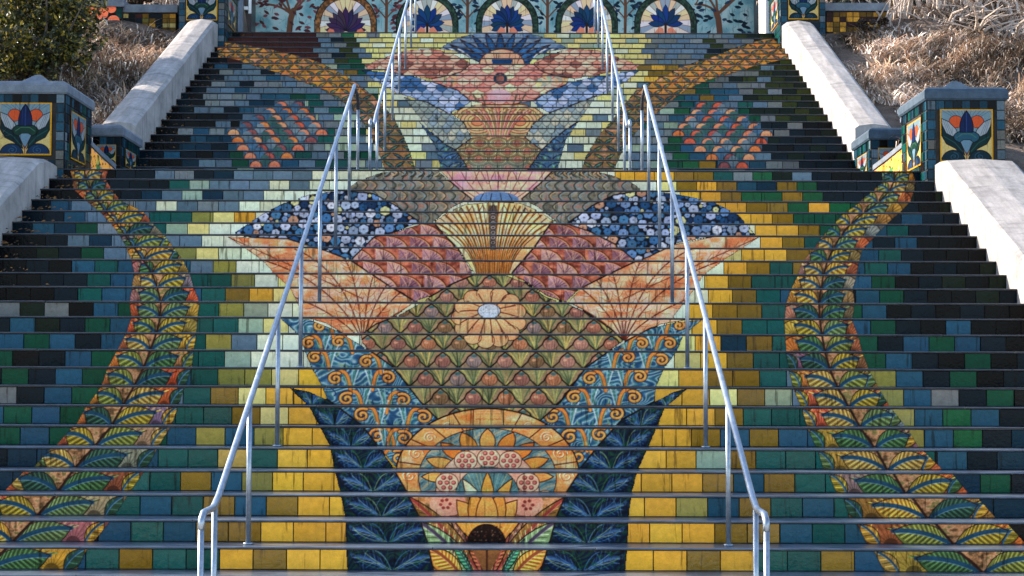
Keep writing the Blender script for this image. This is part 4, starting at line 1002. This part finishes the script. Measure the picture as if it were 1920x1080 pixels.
# right lower pier: front face 1756..1889, panel between 1757..1862, top at 178
def face(xa, xb, ytop, ybot, y):
    a = ray(xa, ytop, y); b = ray(xb, ybot, y); return a[0], b[0], b[2], a[2]
x0, x1, zb, zt = face(1738, 1886, 188, 362, 8.03); pier('gate_pier', 'large blue tiled pier with capped top and flower panel above the white side wall', x0, x1, 8.03, 9.3, zb-.4, zt, 1, -1, 5)
x0, x1, zb, zt = face(-24, 119, 176, 356, 8.36); pier('gate_pier', 'large blue tiled pier with capped top at the end of the shaded grey side wall', x0, x1, 8.36, 9.6, zb-.4, zt, 0, 1, 6)
x0, x1, zb, zt = face(1633, 1712, 262, 320, 10.0); pier('low_pier', 'low blue tiled post at the foot of the white sloping wall on the right', x0, x1, 10.0, 11.05, zb-.3, zt, 1, -1, 7, finial=False)
x0, x1, zb, zt = face(174, 226, 256, 318, 10.0); pier('low_pier', 'low blue tiled post at the foot of the shaded sloping wall on the left', x0, x1, 10.0, 11.05, zb-.3, zt, 0, 1, 8, finial=False)
x0, x1, zb, zt = face(1464, 1548, -31, 70, 17.26); pier('top_pier', 'tall tiled pier with flower panel at the head of the white sloping wall', x0, x1, 17.26, 18.6, zb-.5, zt, 1, -1, 9)
x0, x1, zb, zt = face(336, 421, -31, 70, 17.26); pier('top_pier', 'tall tiled pier with flower panel at the head of the wall below the shrub', x0, x1, 17.26, 18.6, zb-.5, zt, 0, 1, 10)
for xa, xb, yb_, lab, nm in ((1436, 1449, 76, 'narrow bright white wall edge standing beside the right top pier', 0), (431, 441, 62, 'narrow pale wall edge standing beside the left top pier', 1)):
    a = ray(xa, yb_, 18.75); b_ = ray(xb, yb_, 18.75); k = MB(); k.box(a[0], b_[0], 18.75, 19.6, a[2]-.1, ray(xa, -40, 18.75)[2]); o = k.build('wall_edge', WHITE if nm == 0 else CAPST); tag(o, lab, 'wall')
# low curved parapets between the piers with golden mosaic
def parapet(name, label, side, seed):
    root = empty(name, (0, 0, 0), label, 'parapet'); rr = random.Random(seed)
    if side > 0: a = ray(1700, 272, 9.3); b = ray(1640, 320, 10.0)
    else: a = ray(157, 262, 9.6); b = ray(214, 318, 10.0)
    zb = 3.45; th = .14*side
    core = MB(); n = 12; ring = []
    P = [(a[0]+(b[0]-a[0])*t, a[1]+(b[1]-a[1])*t, a[2]+(b[2]-a[2])*(t**.9)) for t in np.linspace(0, 1, n)]
    for x, y, z in P: ring.append([(x, y, zb), (x, y, z), (x+th, y, z), (x+th, y, zb)])
    core.prism(None, ring if side < 0 else ring[::-1]); core.build('core', GROUT, root)
    cp = MB(); cp.prism(None, [[(x-.03*side, y, z+.002), (x-.03*side, y, z+.06), (x+th+.03*side, y, z+.06), (x+th+.03*side, y, z+.002)] for x, y, z in (P if side < 0 else P[::-1])]); cp.build('coping', CAPST, root)
    # golden face
    N, Mv = 60, 26; G_ = np.zeros((Mv, N, 3)); C_ = np.zeros((Mv, N, 3))
    for i in range(N):
        t = i/(N-1); x = a[0]+(b[0]-a[0])*t; y = a[1]+(b[1]-a[1])*t; z = a[2]+(b[2]-a[2])*(t**.9)
        for j in range(Mv):
            v = j/(Mv-1); G_[j, i] = (x-.012*side, y-.006, zb+(z-zb)*v-.004)
            q = vn(np.array([t*9.]), np.array([v*7.]))[0]; s_ = math.sin(t*24+v*9)*math.sin(v*15-t*11)
            c = (220, 160, 70) if q < .55 else ((196, 140, 100) if q < .8 else (90, 120, 60))
            if abs(t-.45) < .12*(1.2-v): c = (60, 110, 60) if s_ > -.2 else (150, 160, 80)
            if abs(s_) < .07: c = (60, 40, 25)
            C_[j, i] = lin(c)*KALB
    grid('golden_mosaic', G_, C_, np.ones((Mv-1, N-1), bool), ART, root)
parapet('parapet', 'low sloping parapet with golden mosaic joining the two right hand piers', 1, 1)
parapet('parapet', 'low sloping parapet with golden mosaic joining the two left hand piers', -1, 2)
# ------------------------------------------------------------------ arched back wall
YB = 23.0
def backwall():
    global cv
    old = cv; SS = 1.5
    cv = Canvas(470, -60, 952, 124, SS)
    bgp = [(470, -60), (1422, -60), (1422, 64), (470, 64)]
    cv.fill(bgp, (120, 160, 172), True); M = cv.mask(bgp); cv.paint(M, mott([(94, 138, 148), (120, 160, 166), (140, 170, 174)], .05, .05, 5))
    # crazed pale blue pieces
    pts = [(rnd.uniform(470, 1422), rnd.uniform(-60, 64)) for _ in range(900)]
    for x, y in pts:
        a = rnd.uniform(0, 3.14); L = rnd.uniform(3, 8); cv.stroke([(x, y), (x+L*math.cos(a), y+L*math.sin(a))], .8, (70, 105, 120), .8)
    tw = [(528+14, .0), (724, 1), (876, 1), (1026, 1), (1172, 1), (1350, 0)]
    for tx, small in tw:
        bc = (92, 68, 52); lc = (22, 40, 56) if tx > 760 else (72, 44, 48)  # left trees get redder leaves, the lens flare put into their colour
        if small == 0:
            d = 1 if tx < 900 else -1
            cv.stroke([(tx, 64), (tx+d*3, 36), (tx+d*8, 20)], 11, bc)
            for e in ((tx-30, -14), (tx+32, -10), (tx-46, 8), (tx+56, -30), (tx-14, -50)): cv.stroke(bez((tx+d*5, 28), ((tx*2+e[0])/3, 8), e, 8), 4, bc); cv.stroke(bez(e, (e[0]+12, e[1]-14), (e[0]+4, e[1]-40), 6), 2.5, bc)
            spots = [(tx+rnd.uniform(-70, 58), rnd.uniform(-56, 62)) for _ in range(84)]
        else:
            cv.stroke([(tx, 64), (tx+1, 10), (tx-2, -60)], 5.5, bc)
            for y in (30, 6, -20):
                for sg in (-1, 1): cv.stroke(bez((tx, y+6), (tx+sg*6, y-4), (tx+sg*22, y-18), 5), 2.5, bc)
            spots = [(tx+rnd.choice((-1, 1))*rnd.uniform(5, 24), rnd.uniform(-56, 60)) for _ in range(46)]
        for x, y in spots:
            a = rnd.uniform(-1, 1)+(0 if x > tx else math.pi); L = rnd.uniform(10, 16)
            p1 = (x+L*math.cos(a), y-L*.8*math.sin(a)); d = np.array(p1)-np.array((x, y)); nr = np.array([-d[1], d[0]])/L
            c = lc if rnd.random() < .7 else tuple(v*1.5 for v in lc)
            cv.fill(np.vstack([bez((x, y), np.array((x, y))+d*.5+nr*6, p1, 5), bez(p1, np.array((x, y))+d*.5-nr*6, (x, y), 5)]), c)
    for ax, n in ((648, 11), (801, 9), (951, 13), (1100, 11), (1248, 7)):
        ow, iw, sy = 58, 47, 44
        A_ = [(ax+ow*math.cos(t), sy-ow*.98*math.sin(t)) for t in np.linspace(0, math.pi, 30)]+[(ax-ow, 64), (ax+ow, 64)]
        fr = (110, 82, 52) if ax < 700 else (40, 62, 52)  # left arch browner in frame and petals: flare tint put into the colours
        cv.fill(A_, fr); Mk = cv.mask(A_); cv.paint(Mk, mott([tuple(v*.7 for v in fr), fr, tuple(v*1.35 for v in fr)], .3, .3, ax)); cv.stroke(A_+[A_[0]], 1.6, DK)
        B_ = [(ax+iw*math.cos(t), sy-iw*.98*math.sin(t)) for t in np.linspace(0, math.pi, 30)]+[(ax-iw, 64), (ax+iw, 64)]
        cv.fill(B_, (210, 190, 180)); cv.clip = cv.mask(B_)
        cols = [(215, 205, 200), (226, 184, 150), (130, 150, 165), (150, 165, 160), (230, 192, 150), (205, 196, 200), (228, 178, 150)]
        nseg = 16
        for i in range(nseg):
            t0, t1 = math.pi*i/nseg*1.3-.45, math.pi*(i+1)/nseg*1.3-.45
            k = min(i, nseg-1-i)
            cv.fill([(ax, 40), (ax+90*math.cos(t0), 40-90*math.sin(t0)), (ax+90*math.cos(t1), 40-90*math.sin(t1))], cols[(k*3+int(ax)) % 7]); cv.stroke([(ax, 40), (ax+90*math.cos(t0), 40-90*math.sin(t0))], .9, (110, 80, 70), .8)
        pc = (56, 46, 76) if ax < 700 else (22, 56, 98)
        base = 64 if ax < 700 else 52
        for t in np.linspace(0 if ax < 700 or ax > 1200 else -25, 180 if ax < 700 or ax > 1200 else 205, n):
            a = rad(t); L = 36-4*abs(math.cos(a)) if ax > 700 else 44-6*abs(math.cos(a))
            p0 = (ax, base-6); p1 = (ax+L*math.cos(a), base-8-L*.98*math.sin(a)); d = np.array(p1)-np.array(p0); nr = np.array([-d[1], d[0]])/L
            po = np.vstack([bez(p0, np.array(p0)+d*.6+nr*12, p1, 6), bez(p1, np.array(p0)+d*.6-nr*12, p0, 6)])
            cv.fill(po, tuple(v*rnd.uniform(.85, 1.3) for v in pc)); cv.stroke(po, .9, tuple(v*.45 for v in pc))
        if ax > 700:
            cv.stroke([(ax, 46), (ax, 64)], 4.5, (50, 30, 24))
            for sg in (-1, 1): cv.fill([(ax+sg*3, 63), (ax+sg*22, 63), (ax+sg*12, 50), (ax+sg*4, 54)], (218, 132, 108))
        else:
            for sg in (-1, 1): cv.fill([(ax+sg*20, 63), (ax+sg*36, 62), (ax+sg*30, 53), (ax+sg*22, 56)], (222, 120, 96))
        cv.clip = None; cv.stroke(B_[:30], 1.2, DK)
    A = gl(np.clip(cv.rgb, 0, 255)*1.0)*1.0; h, w_ = A.shape[:2]
    xs = 470+(np.arange(w_)+.5)/SS; ys = -60+(np.arange(h)+.5)/SS; XX, YY = np.meshgrid(xs, ys); cv = old
    d = FW[None, None]+RT*((XX-960)/FPX)[..., None]+UP*((540-YY)/FPX)[..., None]
    k = (YB-CAMP[1])/d[..., 1]; P = CAMP+d*k[..., None]
    root = empty('mosaic_wall', (0, 0, 0), 'long pale blue mosaic wall with five flower arches and trees at the head of the steps', 'wall')
    x0, x1 = P[0, 0, 0], P[0, -1, 0]; zt = P[0, 0, 2]; zb = P[-1, 0, 2]
    b = MB(); b.box(x0-.02, x1+.02, YB+.02, YB+.5, 6.9, zt+.05); b.build('core', GROUT, root)
    P[..., 1] = YB
    grid('arch_mosaic', P, A, np.ones((h-1, w_-1), bool), ART, root)
    c = MB(); c.box(x0-.1, x1+.1, YB-.08, YB+.6, zt+.05, zt+.2); c.build('coping', CAPST, root)
    return x0, x1, zt
bx0, bx1, bzt = backwall()
# jambs either side of the arched wall
def jamb(name, label, pa, pb, side, seed):
    rr = random.Random(seed); root = empty(name, (0, 0, 0), label, 'pillar')
    a = ray(pa, 62, 22.4); b_ = ray(pb, 62, 22.4); zt = ray(pa, -50, 22.4)[2]
    b = MB(); b.box(a[0], b_[0], 22.4, 22.95, 6.9, zt); b.build('core', DARKW, root)
    w = b_[0]-a[0]
    if side < 0:
        k = MB(); k.box(a[0]-.02, a[0]+.05*1, 22.36, 22.42, 7.05, zt); k.box(b_[0]-.05, b_[0], 22.36, 22.42, ray(0, 25, 22.4)[2], zt); k.build('white_trim', WHITE, root)
        k = MB(); k.box(a[0]+.08, b_[0]-.06, 22.3, 22.42, ray(0, 19, 22.4)[2], ray(0, 13, 22.4)[2]); k.build('white_ledge', WHITE, root)
    else:
        k = MB(); k.box(b_[0]-w*.42, b_[0]+.0, 22.34, 22.42, 7.05, zt); k.build('white_trim', WHITE, root)
        k = MB(); k.box(a[0], b_[0]-w*.45, 22.36, 22.42, ray(0, 22, 22.4)[2], zt); k.build('grey_panel', CAPST, root)
jamb('wall_pillar', 'dark pillar with a small white ledge at the left end of the arched mosaic wall', 438, 471, -1, 1)
jamb('wall_pillar', 'dark pillar with bright white edge at the right end of the arched mosaic wall', 1421, 1450, 1, 2)
# low golden garden walls on the upper terrace
def garden_wall(label, pa, pb, ptop, pbot, y, mats, seed, panelpart=None):
    rr = random.Random(seed); root = empty('garden_wall', (0, 0, 0), label, 'wall')
    a = ray(pa, ptop, y); b_ = ray(pb, pbot, y)
    b = MB(); b.box(a[0], b_[0], y, y+.4, b_[2]-.6, a[2]-.1); b.build('core', GROUT, root)
    tilewall(root, 'mosaic_tiles', (a[0], y, b_[2]-.5), (b_[0]-a[0], 0, 0), (0, 0, a[2]-b_[2]+.39), (0, -1, 0), max(6, int((b_[0]-a[0])/.1)), 9, mats, rr, .01)
    c = MB(); c.box(a[0]-.03, b_[0]+.03, y-.06, y+.45, a[2]-.1, a[2]+.03); c.build('coping', CAPST, root)
    return root
garden_wall('low golden tiled garden wall with pale coping left of the left top pier', 229, 330, 13, 50, 17.6, 'yolryokmn', 3)
garden_wall('dark teal tiled garden wall with orange flowers behind the shrub', 143, 229, 2, 50, 17.5, 'ntdnkb', 4)
o_ = [o for o in bpy.data.objects if o.get('label', '').startswith('dark teal')][0]
a_ = ray(190, 50, 17.48)
for dx, dz, rr_ in ((0, .22, .11), (.2, .1, .1), (-.17, .28, .09), (.16, .3, .08)):
    mb_ = MB(); mb_.poly([(a_[0]+dx+rr_*math.cos(t), 17.48, a_[2]+dz+rr_*.9*math.sin(t)) for t in np.linspace(0, 2*math.pi, 18)[:-1]], col=tuple(lin((225, 120, 85))*KALB)); mb_.build('flower_inlay', WALLTILE, o_)
garden_wall('low ochre tiled garden wall with pale coping between the right top pier and the dead stems', 1549, 1662, 10, 52, 17.6, 'oyoroyo', 5)
# ------------------------------------------------------------------ ground
def hill(x, y):
    zs = np.where(y < 8.4, y*R/T, np.where(y < 10.3, 3.6+(y-8.4)*.25, zup(y)-.05))
    zs = np.where(y > 18.4, 7.0+(y-18.4)*.36, zs); zs = np.where(y > 30, 11.18+(y-30)*.2, zs)
    s = np.where(y < 0, np.maximum(-.45, y*.43), zs)
    side = np.clip((np.abs(x)-5.0)/2.5, 0, 1)
    n = (vn(x*.8+40, y*.8+40)-.5)*.5+(vn(x*2.2+9, y*2.2)-.5)*.3
    z = s+.12+side*(.2+n)*np.clip(y/2, 0, 1)
    inside = (np.abs(x) < 4.95)
    z = np.where(inside & (y > -1.7), s-1.2, z); z = np.where(y < -1.7, -.452, z)
    z = np.where((np.abs(x) < 4.95) & (y > 19.3) & (y < 24.5), 6.9, z)
    return z
xs = np.concatenate([[-300, -120, -60, -30, -20], np.arange(-14, 14.01, .22), [20, 30, 60, 120, 300]]); ys = np.concatenate([[-300, -100, -40, -20, -8, -4, -1.8, -1.6], np.arange(-1.2, 34, .22), [38, 45, 60, 100, 300]])
XX, YY = np.meshgrid(xs, ys); ZZ = hill(XX, YY); gP = np.stack([XX, YY, ZZ], -1)
go = grid('hillside', gP, np.tile(np.array([.15, .11, .08]), (*XX.shape, 1)), np.ones((len(ys)-1, len(xs)-1), bool), SOIL, None, True)
tag(go, kind='structure')
pv = MB(); pv.box(-40, 40, -60, -1.75, -.62, -.45); po = pv.build('pavement', PAVE); tag(po, kind='structure')
# dry grass
ma, n, p = newmat('dry_grass'); a = n.nodes.new('ShaderNodeAttribute'); a.attribute_name = 'col'
n.links.new(a.outputs['Color'], p.inputs['Base Color']); p.inputs['Roughness'].default_value = .8; p.inputs['Specular IOR Level'].default_value = .15
DRY = ma
def blades(name, label, X0, X1, Y0, Y1, N, seed, cat, hmin=.06, hmax=.24):
    r = np.random.default_rng(seed); nt_ = N//34
    tx = r.uniform(X0, X1, nt_); ty = r.uniform(Y0, Y1, nt_); k = (vn(tx*1.3+seed, ty*1.3) > .2) & ~((ty > 17.1) & (ty < 18.15) & (np.abs(tx) < 6.75) & (tx > -8.3)); tx, ty = tx[k], ty[k]; nt_ = len(tx)
    ts = r.uniform(.5, 1.7, nt_); tt = r.uniform(.55, 1.2, nt_)*(.22+1.45*vn(tx*.9+31, ty*.9)); bend = vn(tx*.6+3, ty*.6)*12
    ti = r.integers(0, nt_, N); s_ = ts[ti]
    x = tx[ti]+r.normal(0, .05, N)*s_; y = ty[ti]+r.normal(0, .05, N)*s_; z = hill(x, y)-.01; cl = s_
    L = r.uniform(hmin, hmax, N)*s_; az = bend[ti]+r.normal(0, 1.0, N); lean = r.uniform(.9, 2.3, N)
    dx, dy = np.cos(az), np.sin(az); w_ = r.uniform(.004, .013, N)
    rows = []
    for t, ws in ((0, 1.), (.4, 1.), (.75, .7), (1., .08)):
        a_ = lean*t; px = x+dx*L*1.15*np.sin(a_)*t; py = y+dy*L*1.15*np.sin(a_)*t; pz = z+L*np.cos(a_*.8)*t
        rows.append(np.stack([np.stack([px-dy*w_*ws, py+dx*w_*ws, pz], -1), np.stack([px+dy*w_*ws, py-dx*w_*ws, pz], -1)], 1))
    V = np.stack(rows, 1).reshape(-1, 3)
    base = np.arange(N)[:, None]*8; q = np.concatenate([base+np.array([[0, 1, 3, 2]]), base+np.array([[2, 3, 5, 4]]), base+np.array([[4, 5, 7, 6]])], 1).reshape(-1, 4)
    c0 = np.array([[.66, .50, .39], [.78, .66, .55], [.44, .29, .21], [.20, .13, .09], [.84, .75, .65]])[r.choice(5, N, p=[.32, .3, .16, .08, .14])]*r.uniform(.7, 1.15, (N, 1))*tt[ti][:, None]
    C = np.repeat(c0, 8, 0)
    me = bpy.data.meshes.new(name); me.vertices.add(len(V)); me.vertices.foreach_set('co', V.astype(np.float32).ravel())
    me.loops.add(q.size); me.loops.foreach_set('vertex_index', q.astype(np.int32).ravel()); me.polygons.add(len(q)); me.polygons.foreach_set('loop_start', np.arange(0, q.size, 4, dtype=np.int32)); me.update(calc_edges=True)
    at = me.attributes.new('col', 'FLOAT_COLOR', 'POINT'); at.data.foreach_set('color', np.concatenate([C, np.ones((len(C), 1))], 1).astype(np.float32).ravel())
    o = link(name, me, DRY); tag(o, label, cat, None, 'stuff'); return o
blades('dry_grass', 'matted pale dry grass on the bank beside the white sloping wall', 5.05, 10.5, 9.6, 24, 170000, 4, 'grass')
blades('dry_grass', 'dry brown grass on the shaded bank below the shrub', -10.5, -5.1, 8.5, 22, 100000, 5, 'grass')
# ------------------------------------------------------------------ foliage
ma, n, p = newmat('leaf_green'); a = n.nodes.new('ShaderNodeAttribute'); a.attribute_name = 'col'
n.links.new(a.outputs['Color'], p.inputs['Base Color']); p.inputs['Roughness'].default_value = .45
p.inputs['Subsurface Weight'].default_value = 0
tr_ = n.nodes.new('ShaderNodeBsdfTranslucent'); mx_ = n.nodes.new('ShaderNodeMixShader'); mx_.inputs[0].default_value = .35
n.links.new(a.outputs['Color'], tr_.inputs[0]); n.links.new(p.outputs[0], mx_.inputs[1]); n.links.new(tr_.outputs[0], mx_.inputs[2])
n.links.new(mx_.outputs[0], [q for q in n.nodes if q.type == 'OUTPUT_MATERIAL'][0].inputs[0]); LEAF = ma
def leafcloud(name, parent, centers, N, size, cols, seed, mat=LEAF):
    r = np.random.default_rng(seed); cs = np.array(centers, float); wts = cs[:, 3]**2.2; k = r.choice(len(cs), N, p=wts/wts.sum())
    d = r.normal(size=(N, 3)); d /= np.linalg.norm(d, axis=1)[:, None]; rr = cs[k, 3]*r.uniform(.35, 1.05, N)**.6
    c = cs[k, :3]+d*rr[:, None]*np.array([1, 1, .8])
    a = r.normal(size=(N, 3)); a /= np.linalg.norm(a, axis=1)[:, None]; b = np.cross(a, r.normal(size=(N, 3))); b /= np.linalg.norm(b, axis=1)[:, None]
    s = r.uniform(.6, 1.3, N)[:, None]*size
    V = np.stack([c-a*s, c+b*s*.42, c+a*s, c-b*s*.42], 1).reshape(-1, 3); q = np.arange(N*4).reshape(-1, 4)
    col = np.array(cols)[r.integers(0, len(cols), N)]*r.uniform(.7, 1.25, (N, 1)); C = np.repeat(col, 4, 0)
    me = bpy.data.meshes.new(name); me.vertices.add(len(V)); me.vertices.foreach_set('co', V.astype(np.float32).ravel()); me.loops.add(q.size); me.loops.foreach_set('vertex_index', q.astype(np.int32).ravel())
    me.polygons.add(len(q)); me.polygons.foreach_set('loop_start', np.arange(0, q.size, 4, dtype=np.int32)); me.update(calc_edges=True)
    at = me.attributes.new('col', 'FLOAT_COLOR', 'POINT'); at.data.foreach_set('color', np.concatenate([C, np.ones((len(C), 1))], 1).astype(np.float32).ravel())
    return link(name, me, mat, parent)
def shrub():
    root = empty('shrub', (0, 0, 0), 'dense yellow green evergreen shrub at the upper left above the tiled pier', 'shrub')
    cs = []; rr = random.Random(2)
    for px, py, y, r_ in ((20, 60, 14.2, .55), (70, 30, 14.5, .6), (115, 40, 14.4, .5), (40, 110, 13.8, .5), (-30, 90, 13.8, .7), (110, 85, 14, .42), (150, 55, 14.4, .34), (165, 20, 14.8, .3), (60, -20, 14.8, .7), (0, -10, 14.6, .7), (80, 110, 13.8, .35), (140, 100, 14., .25), (-20, 140, 13.4, .45), (175, 80, 14.3, .18), (120, -10, 14.8, .4)):
        p = ray(px, py, y); cs.append((*p, r_))
        for _ in range(9): cs.append((p[0]+rr.uniform(-1, 1)*r_, p[1]+rr.uniform(-1, 1)*r_, p[2]+rr.uniform(-.8, .9)*r_, r_*rr.uniform(.16, .4)))
    cs = [(a, b, c, d*(.75 if d > .3 else 1)) for a, b, c, d in cs]
    leafcloud('foliage', root, cs, 15000, .042, [(.02, .03, .008), (.06, .07, .01), (.015, .022, .006), (.32, .23, .03), (.12, .11, .015), (.02, .022, .008)], 3)  # golden and near-black leaf tones put sun highlights and shade into the colour
    st = MB(); g0 = ray(60, 150, 14.2); base = (g0[0], 14.2, float(hill(np.array(g0[0]), np.array(14.2)))-.1)
    for p in cs[::6]: st.tube([base, ((base[0]+p[0])/2+.1, (base[1]+p[1])/2, (base[2]+p[2])/2+.1), p[:3]], [.035, .02, .008], 6)
    st.build('stem', BARK, root)
shrub()
def tree(x, y, zt, label, R0, seed, nleaf=9000):
    rr = random.Random(seed); z0 = float(hill(np.array(float(x)), np.array(float(y))))-.2
    root = empty('tree', (0, 0, 0), label, 'tree', 'trees standing beyond the picture edge')
    tk = MB(); top = zt-R0*.3; tk.tube([(x, y, z0), (x+.1, y, (z0+top)*.5), (x-.1, y+.1, top)], [.26, .19, .07], 9); cs = []
    for k in range(12):
        a = rr.uniform(0, 6.28); h = rr.uniform(-.6, .8); d = rr.uniform(.35, 1)*R0
        p = (x+d*math.cos(a), y+d*math.sin(a), zt+h*R0); cs.append((*p, R0*rr.uniform(.22, .42))); tk.tube([(x, y, z0+(top-z0)*rr.uniform(.5, .95)), ((x+p[0])/2, (y+p[1])/2, (top+p[2])/2), p], [.09, .05, .02], 6)
    tk.build('trunk', BARK, root); leafcloud('crown', root, cs, nleaf, .11, [(.05, .07, .02), (.08, .09, .025), (.04, .05, .018)], seed)
for i, (x, y, zt, r_) in enumerate(((-12, 10.8, 8.9, 2.1), (-14.3, 15.2, 9.9, 1.4), (-12, 7.0, 7.2, 2.0), (-13.4, 13.2, 9.0, 1.5))):
    tree(x, y, zt, ('tallest leafy tree beyond the left edge of the steps', 'slender leafy tree furthest up the left bank beyond the picture', 'leafy tree lowest on the left bank beyond the picture', 'small leafy tree between the tallest and the slender one on the left bank')[i], r_, 20+i)
# dead stems and tangled branches on the right bank
def dead(px, py, y, h, n, label, seed, spread=.35):
    rr = random.Random(seed); p = ray(px, py, y); x = p[0]; z = float(hill(np.array(x), np.array(y)))-.05
    mb = MB()
    for k in range(n):
        a = rr.uniform(0, 6.28); bx_ = x+rr.uniform(-1, 1)*spread*.5; by = y+rr.uniform(-.4, .4); pts = [(bx_, by, z)]; r0 = rr.uniform(.008, .035)
        lx, ly = math.cos(a)*spread, math.sin(a)*spread
        for t in (.25, .5, .75, 1.): pts.append((bx_+lx*t*t+rr.uniform(-.05, .05), by+ly*t+rr.uniform(-.05, .05), z+h*t*rr.uniform(.8, 1.1)*(1-.35*t*(spread > .6))))
        mb.tube(pts, [r0, r0*.85, r0*.65, r0*.45, r0*.2], 6)
    o = mb.build('dead_shrub', DEAD); tag(o, label, 'dead shrub', 'dead shrubs on the right bank'); return o
dead(1690, 45, 17.9, 1.1, 18, 'cluster of pale dead stems beside the low ochre garden wall', 1, .3)
dead(1655, 40, 17.5, .7, 10, 'short leaning dead stems in front of the ochre wall coping', 2, .35)
dead(1745, 42, 17.9, 1.1, 16, 'bunch of dead stems second from the ochre wall', 3, .4)
dead(1850, 40, 17.9, .9, 26, 'wide tangle of dead branches at the top right corner', 4, .9)
dead(1860, 130, 16.6, .5, 30, 'dark arching tangle of dead twigs on the right bank', 5, .8)
dead(1790, 110, 17.2, .4, 18, 'small tangle of dead twigs lying on the dry grass right of the white wall', 6, .8)
def brush(px, py, y, r_, label, seed, cols, n=2600, sz=.035, squash=1.):
    rr = random.Random(seed); p = ray(px, py, y); root = empty('brush', (0, 0, 0), label, 'brush', 'low brush on the banks'); cs = []
    for _ in range(9): cs.append((p[0]+rr.uniform(-1, 1)*r_*1.3, p[1]+rr.uniform(-.6, .6)*r_, p[2]+rr.uniform(-.5, .6)*r_*squash, r_*rr.uniform(.3, .6)))
    leafcloud('foliage', root, cs, n, sz, cols, seed); st = MB(); g0 = float(hill(np.array(p[0]), np.array(p[1])))-.1
    for c in cs[:6]: st.tube([(p[0], p[1], g0), ((p[0]+c[0])/2, c[1], (g0+c[2])/2), c[:3]], [.02, .012, .005], 5)
    st.build('stem', BARK, root)
BR = [(.03, .018, .01), (.06, .035, .02), (.12, .07, .035), (.02, .014, .01)]; EV = [(.015, .025, .02), (.03, .04, .02), (.01, .015, .015)]
brush(1880, 92, 16.1, .42, 'dark brown brush patch near the right picture edge', 31, BR, squash=.5)
brush(1640, 50, 17.2, .16, 'small dark brush at the foot of the low ochre garden wall', 32, BR, 1200, .03)
brush(1722, 30, 18.3, .36, 'dark hollow brush behind the dead stems', 33, EV)
brush(1860, 6, 18.9, .55, 'dark evergreen brush along the top right edge of the bank', 34, EV, 4200)
brush(1600, -4, 18.9, .38, 'dark evergreen brush behind the low ochre garden wall', 35, EV)
brush(272, 2, 18.9, .22, 'dark brush behind the golden garden wall on the left', 36, BR)
brush(1585, 165, 14.6, .12, 'tiny brown weed hugging the outer edge of the white sloping wall', 37, BR, 500, .02)
# dark fallen leaves on the left step ends
lb = MB(); rr = random.Random(5)
for g in range(14, 47):
    y, z0, z1, hw = step_geo(g); nn = 26 if g <= 24 else 10
    for _ in range(nn):
        x = -hw+abs(rr.gauss(0, .22)); yy = y+rr.uniform(.0, .2); a = rr.uniform(0, 3); s = rr.uniform(.015, .035); zz = z1+rr.uniform(.004, .05)
        c = rr.choice([(.10, .05, .02), (.05, .03, .015), (.2, .09, .02)])
        lb.quad((x, yy, zz), (x+s*math.cos(a), yy+s*math.sin(a)*.5, zz+s*.5), (x+s*1.6*math.cos(a), yy, zz+s*.2), (x+s*math.cos(a), yy-s*.5, zz-.002), col=c)
o = lb.build('fallen_leaves', DRY); tag(o, 'brown fallen leaves gathered at the left ends of the steps', 'leaves', None, 'stuff')
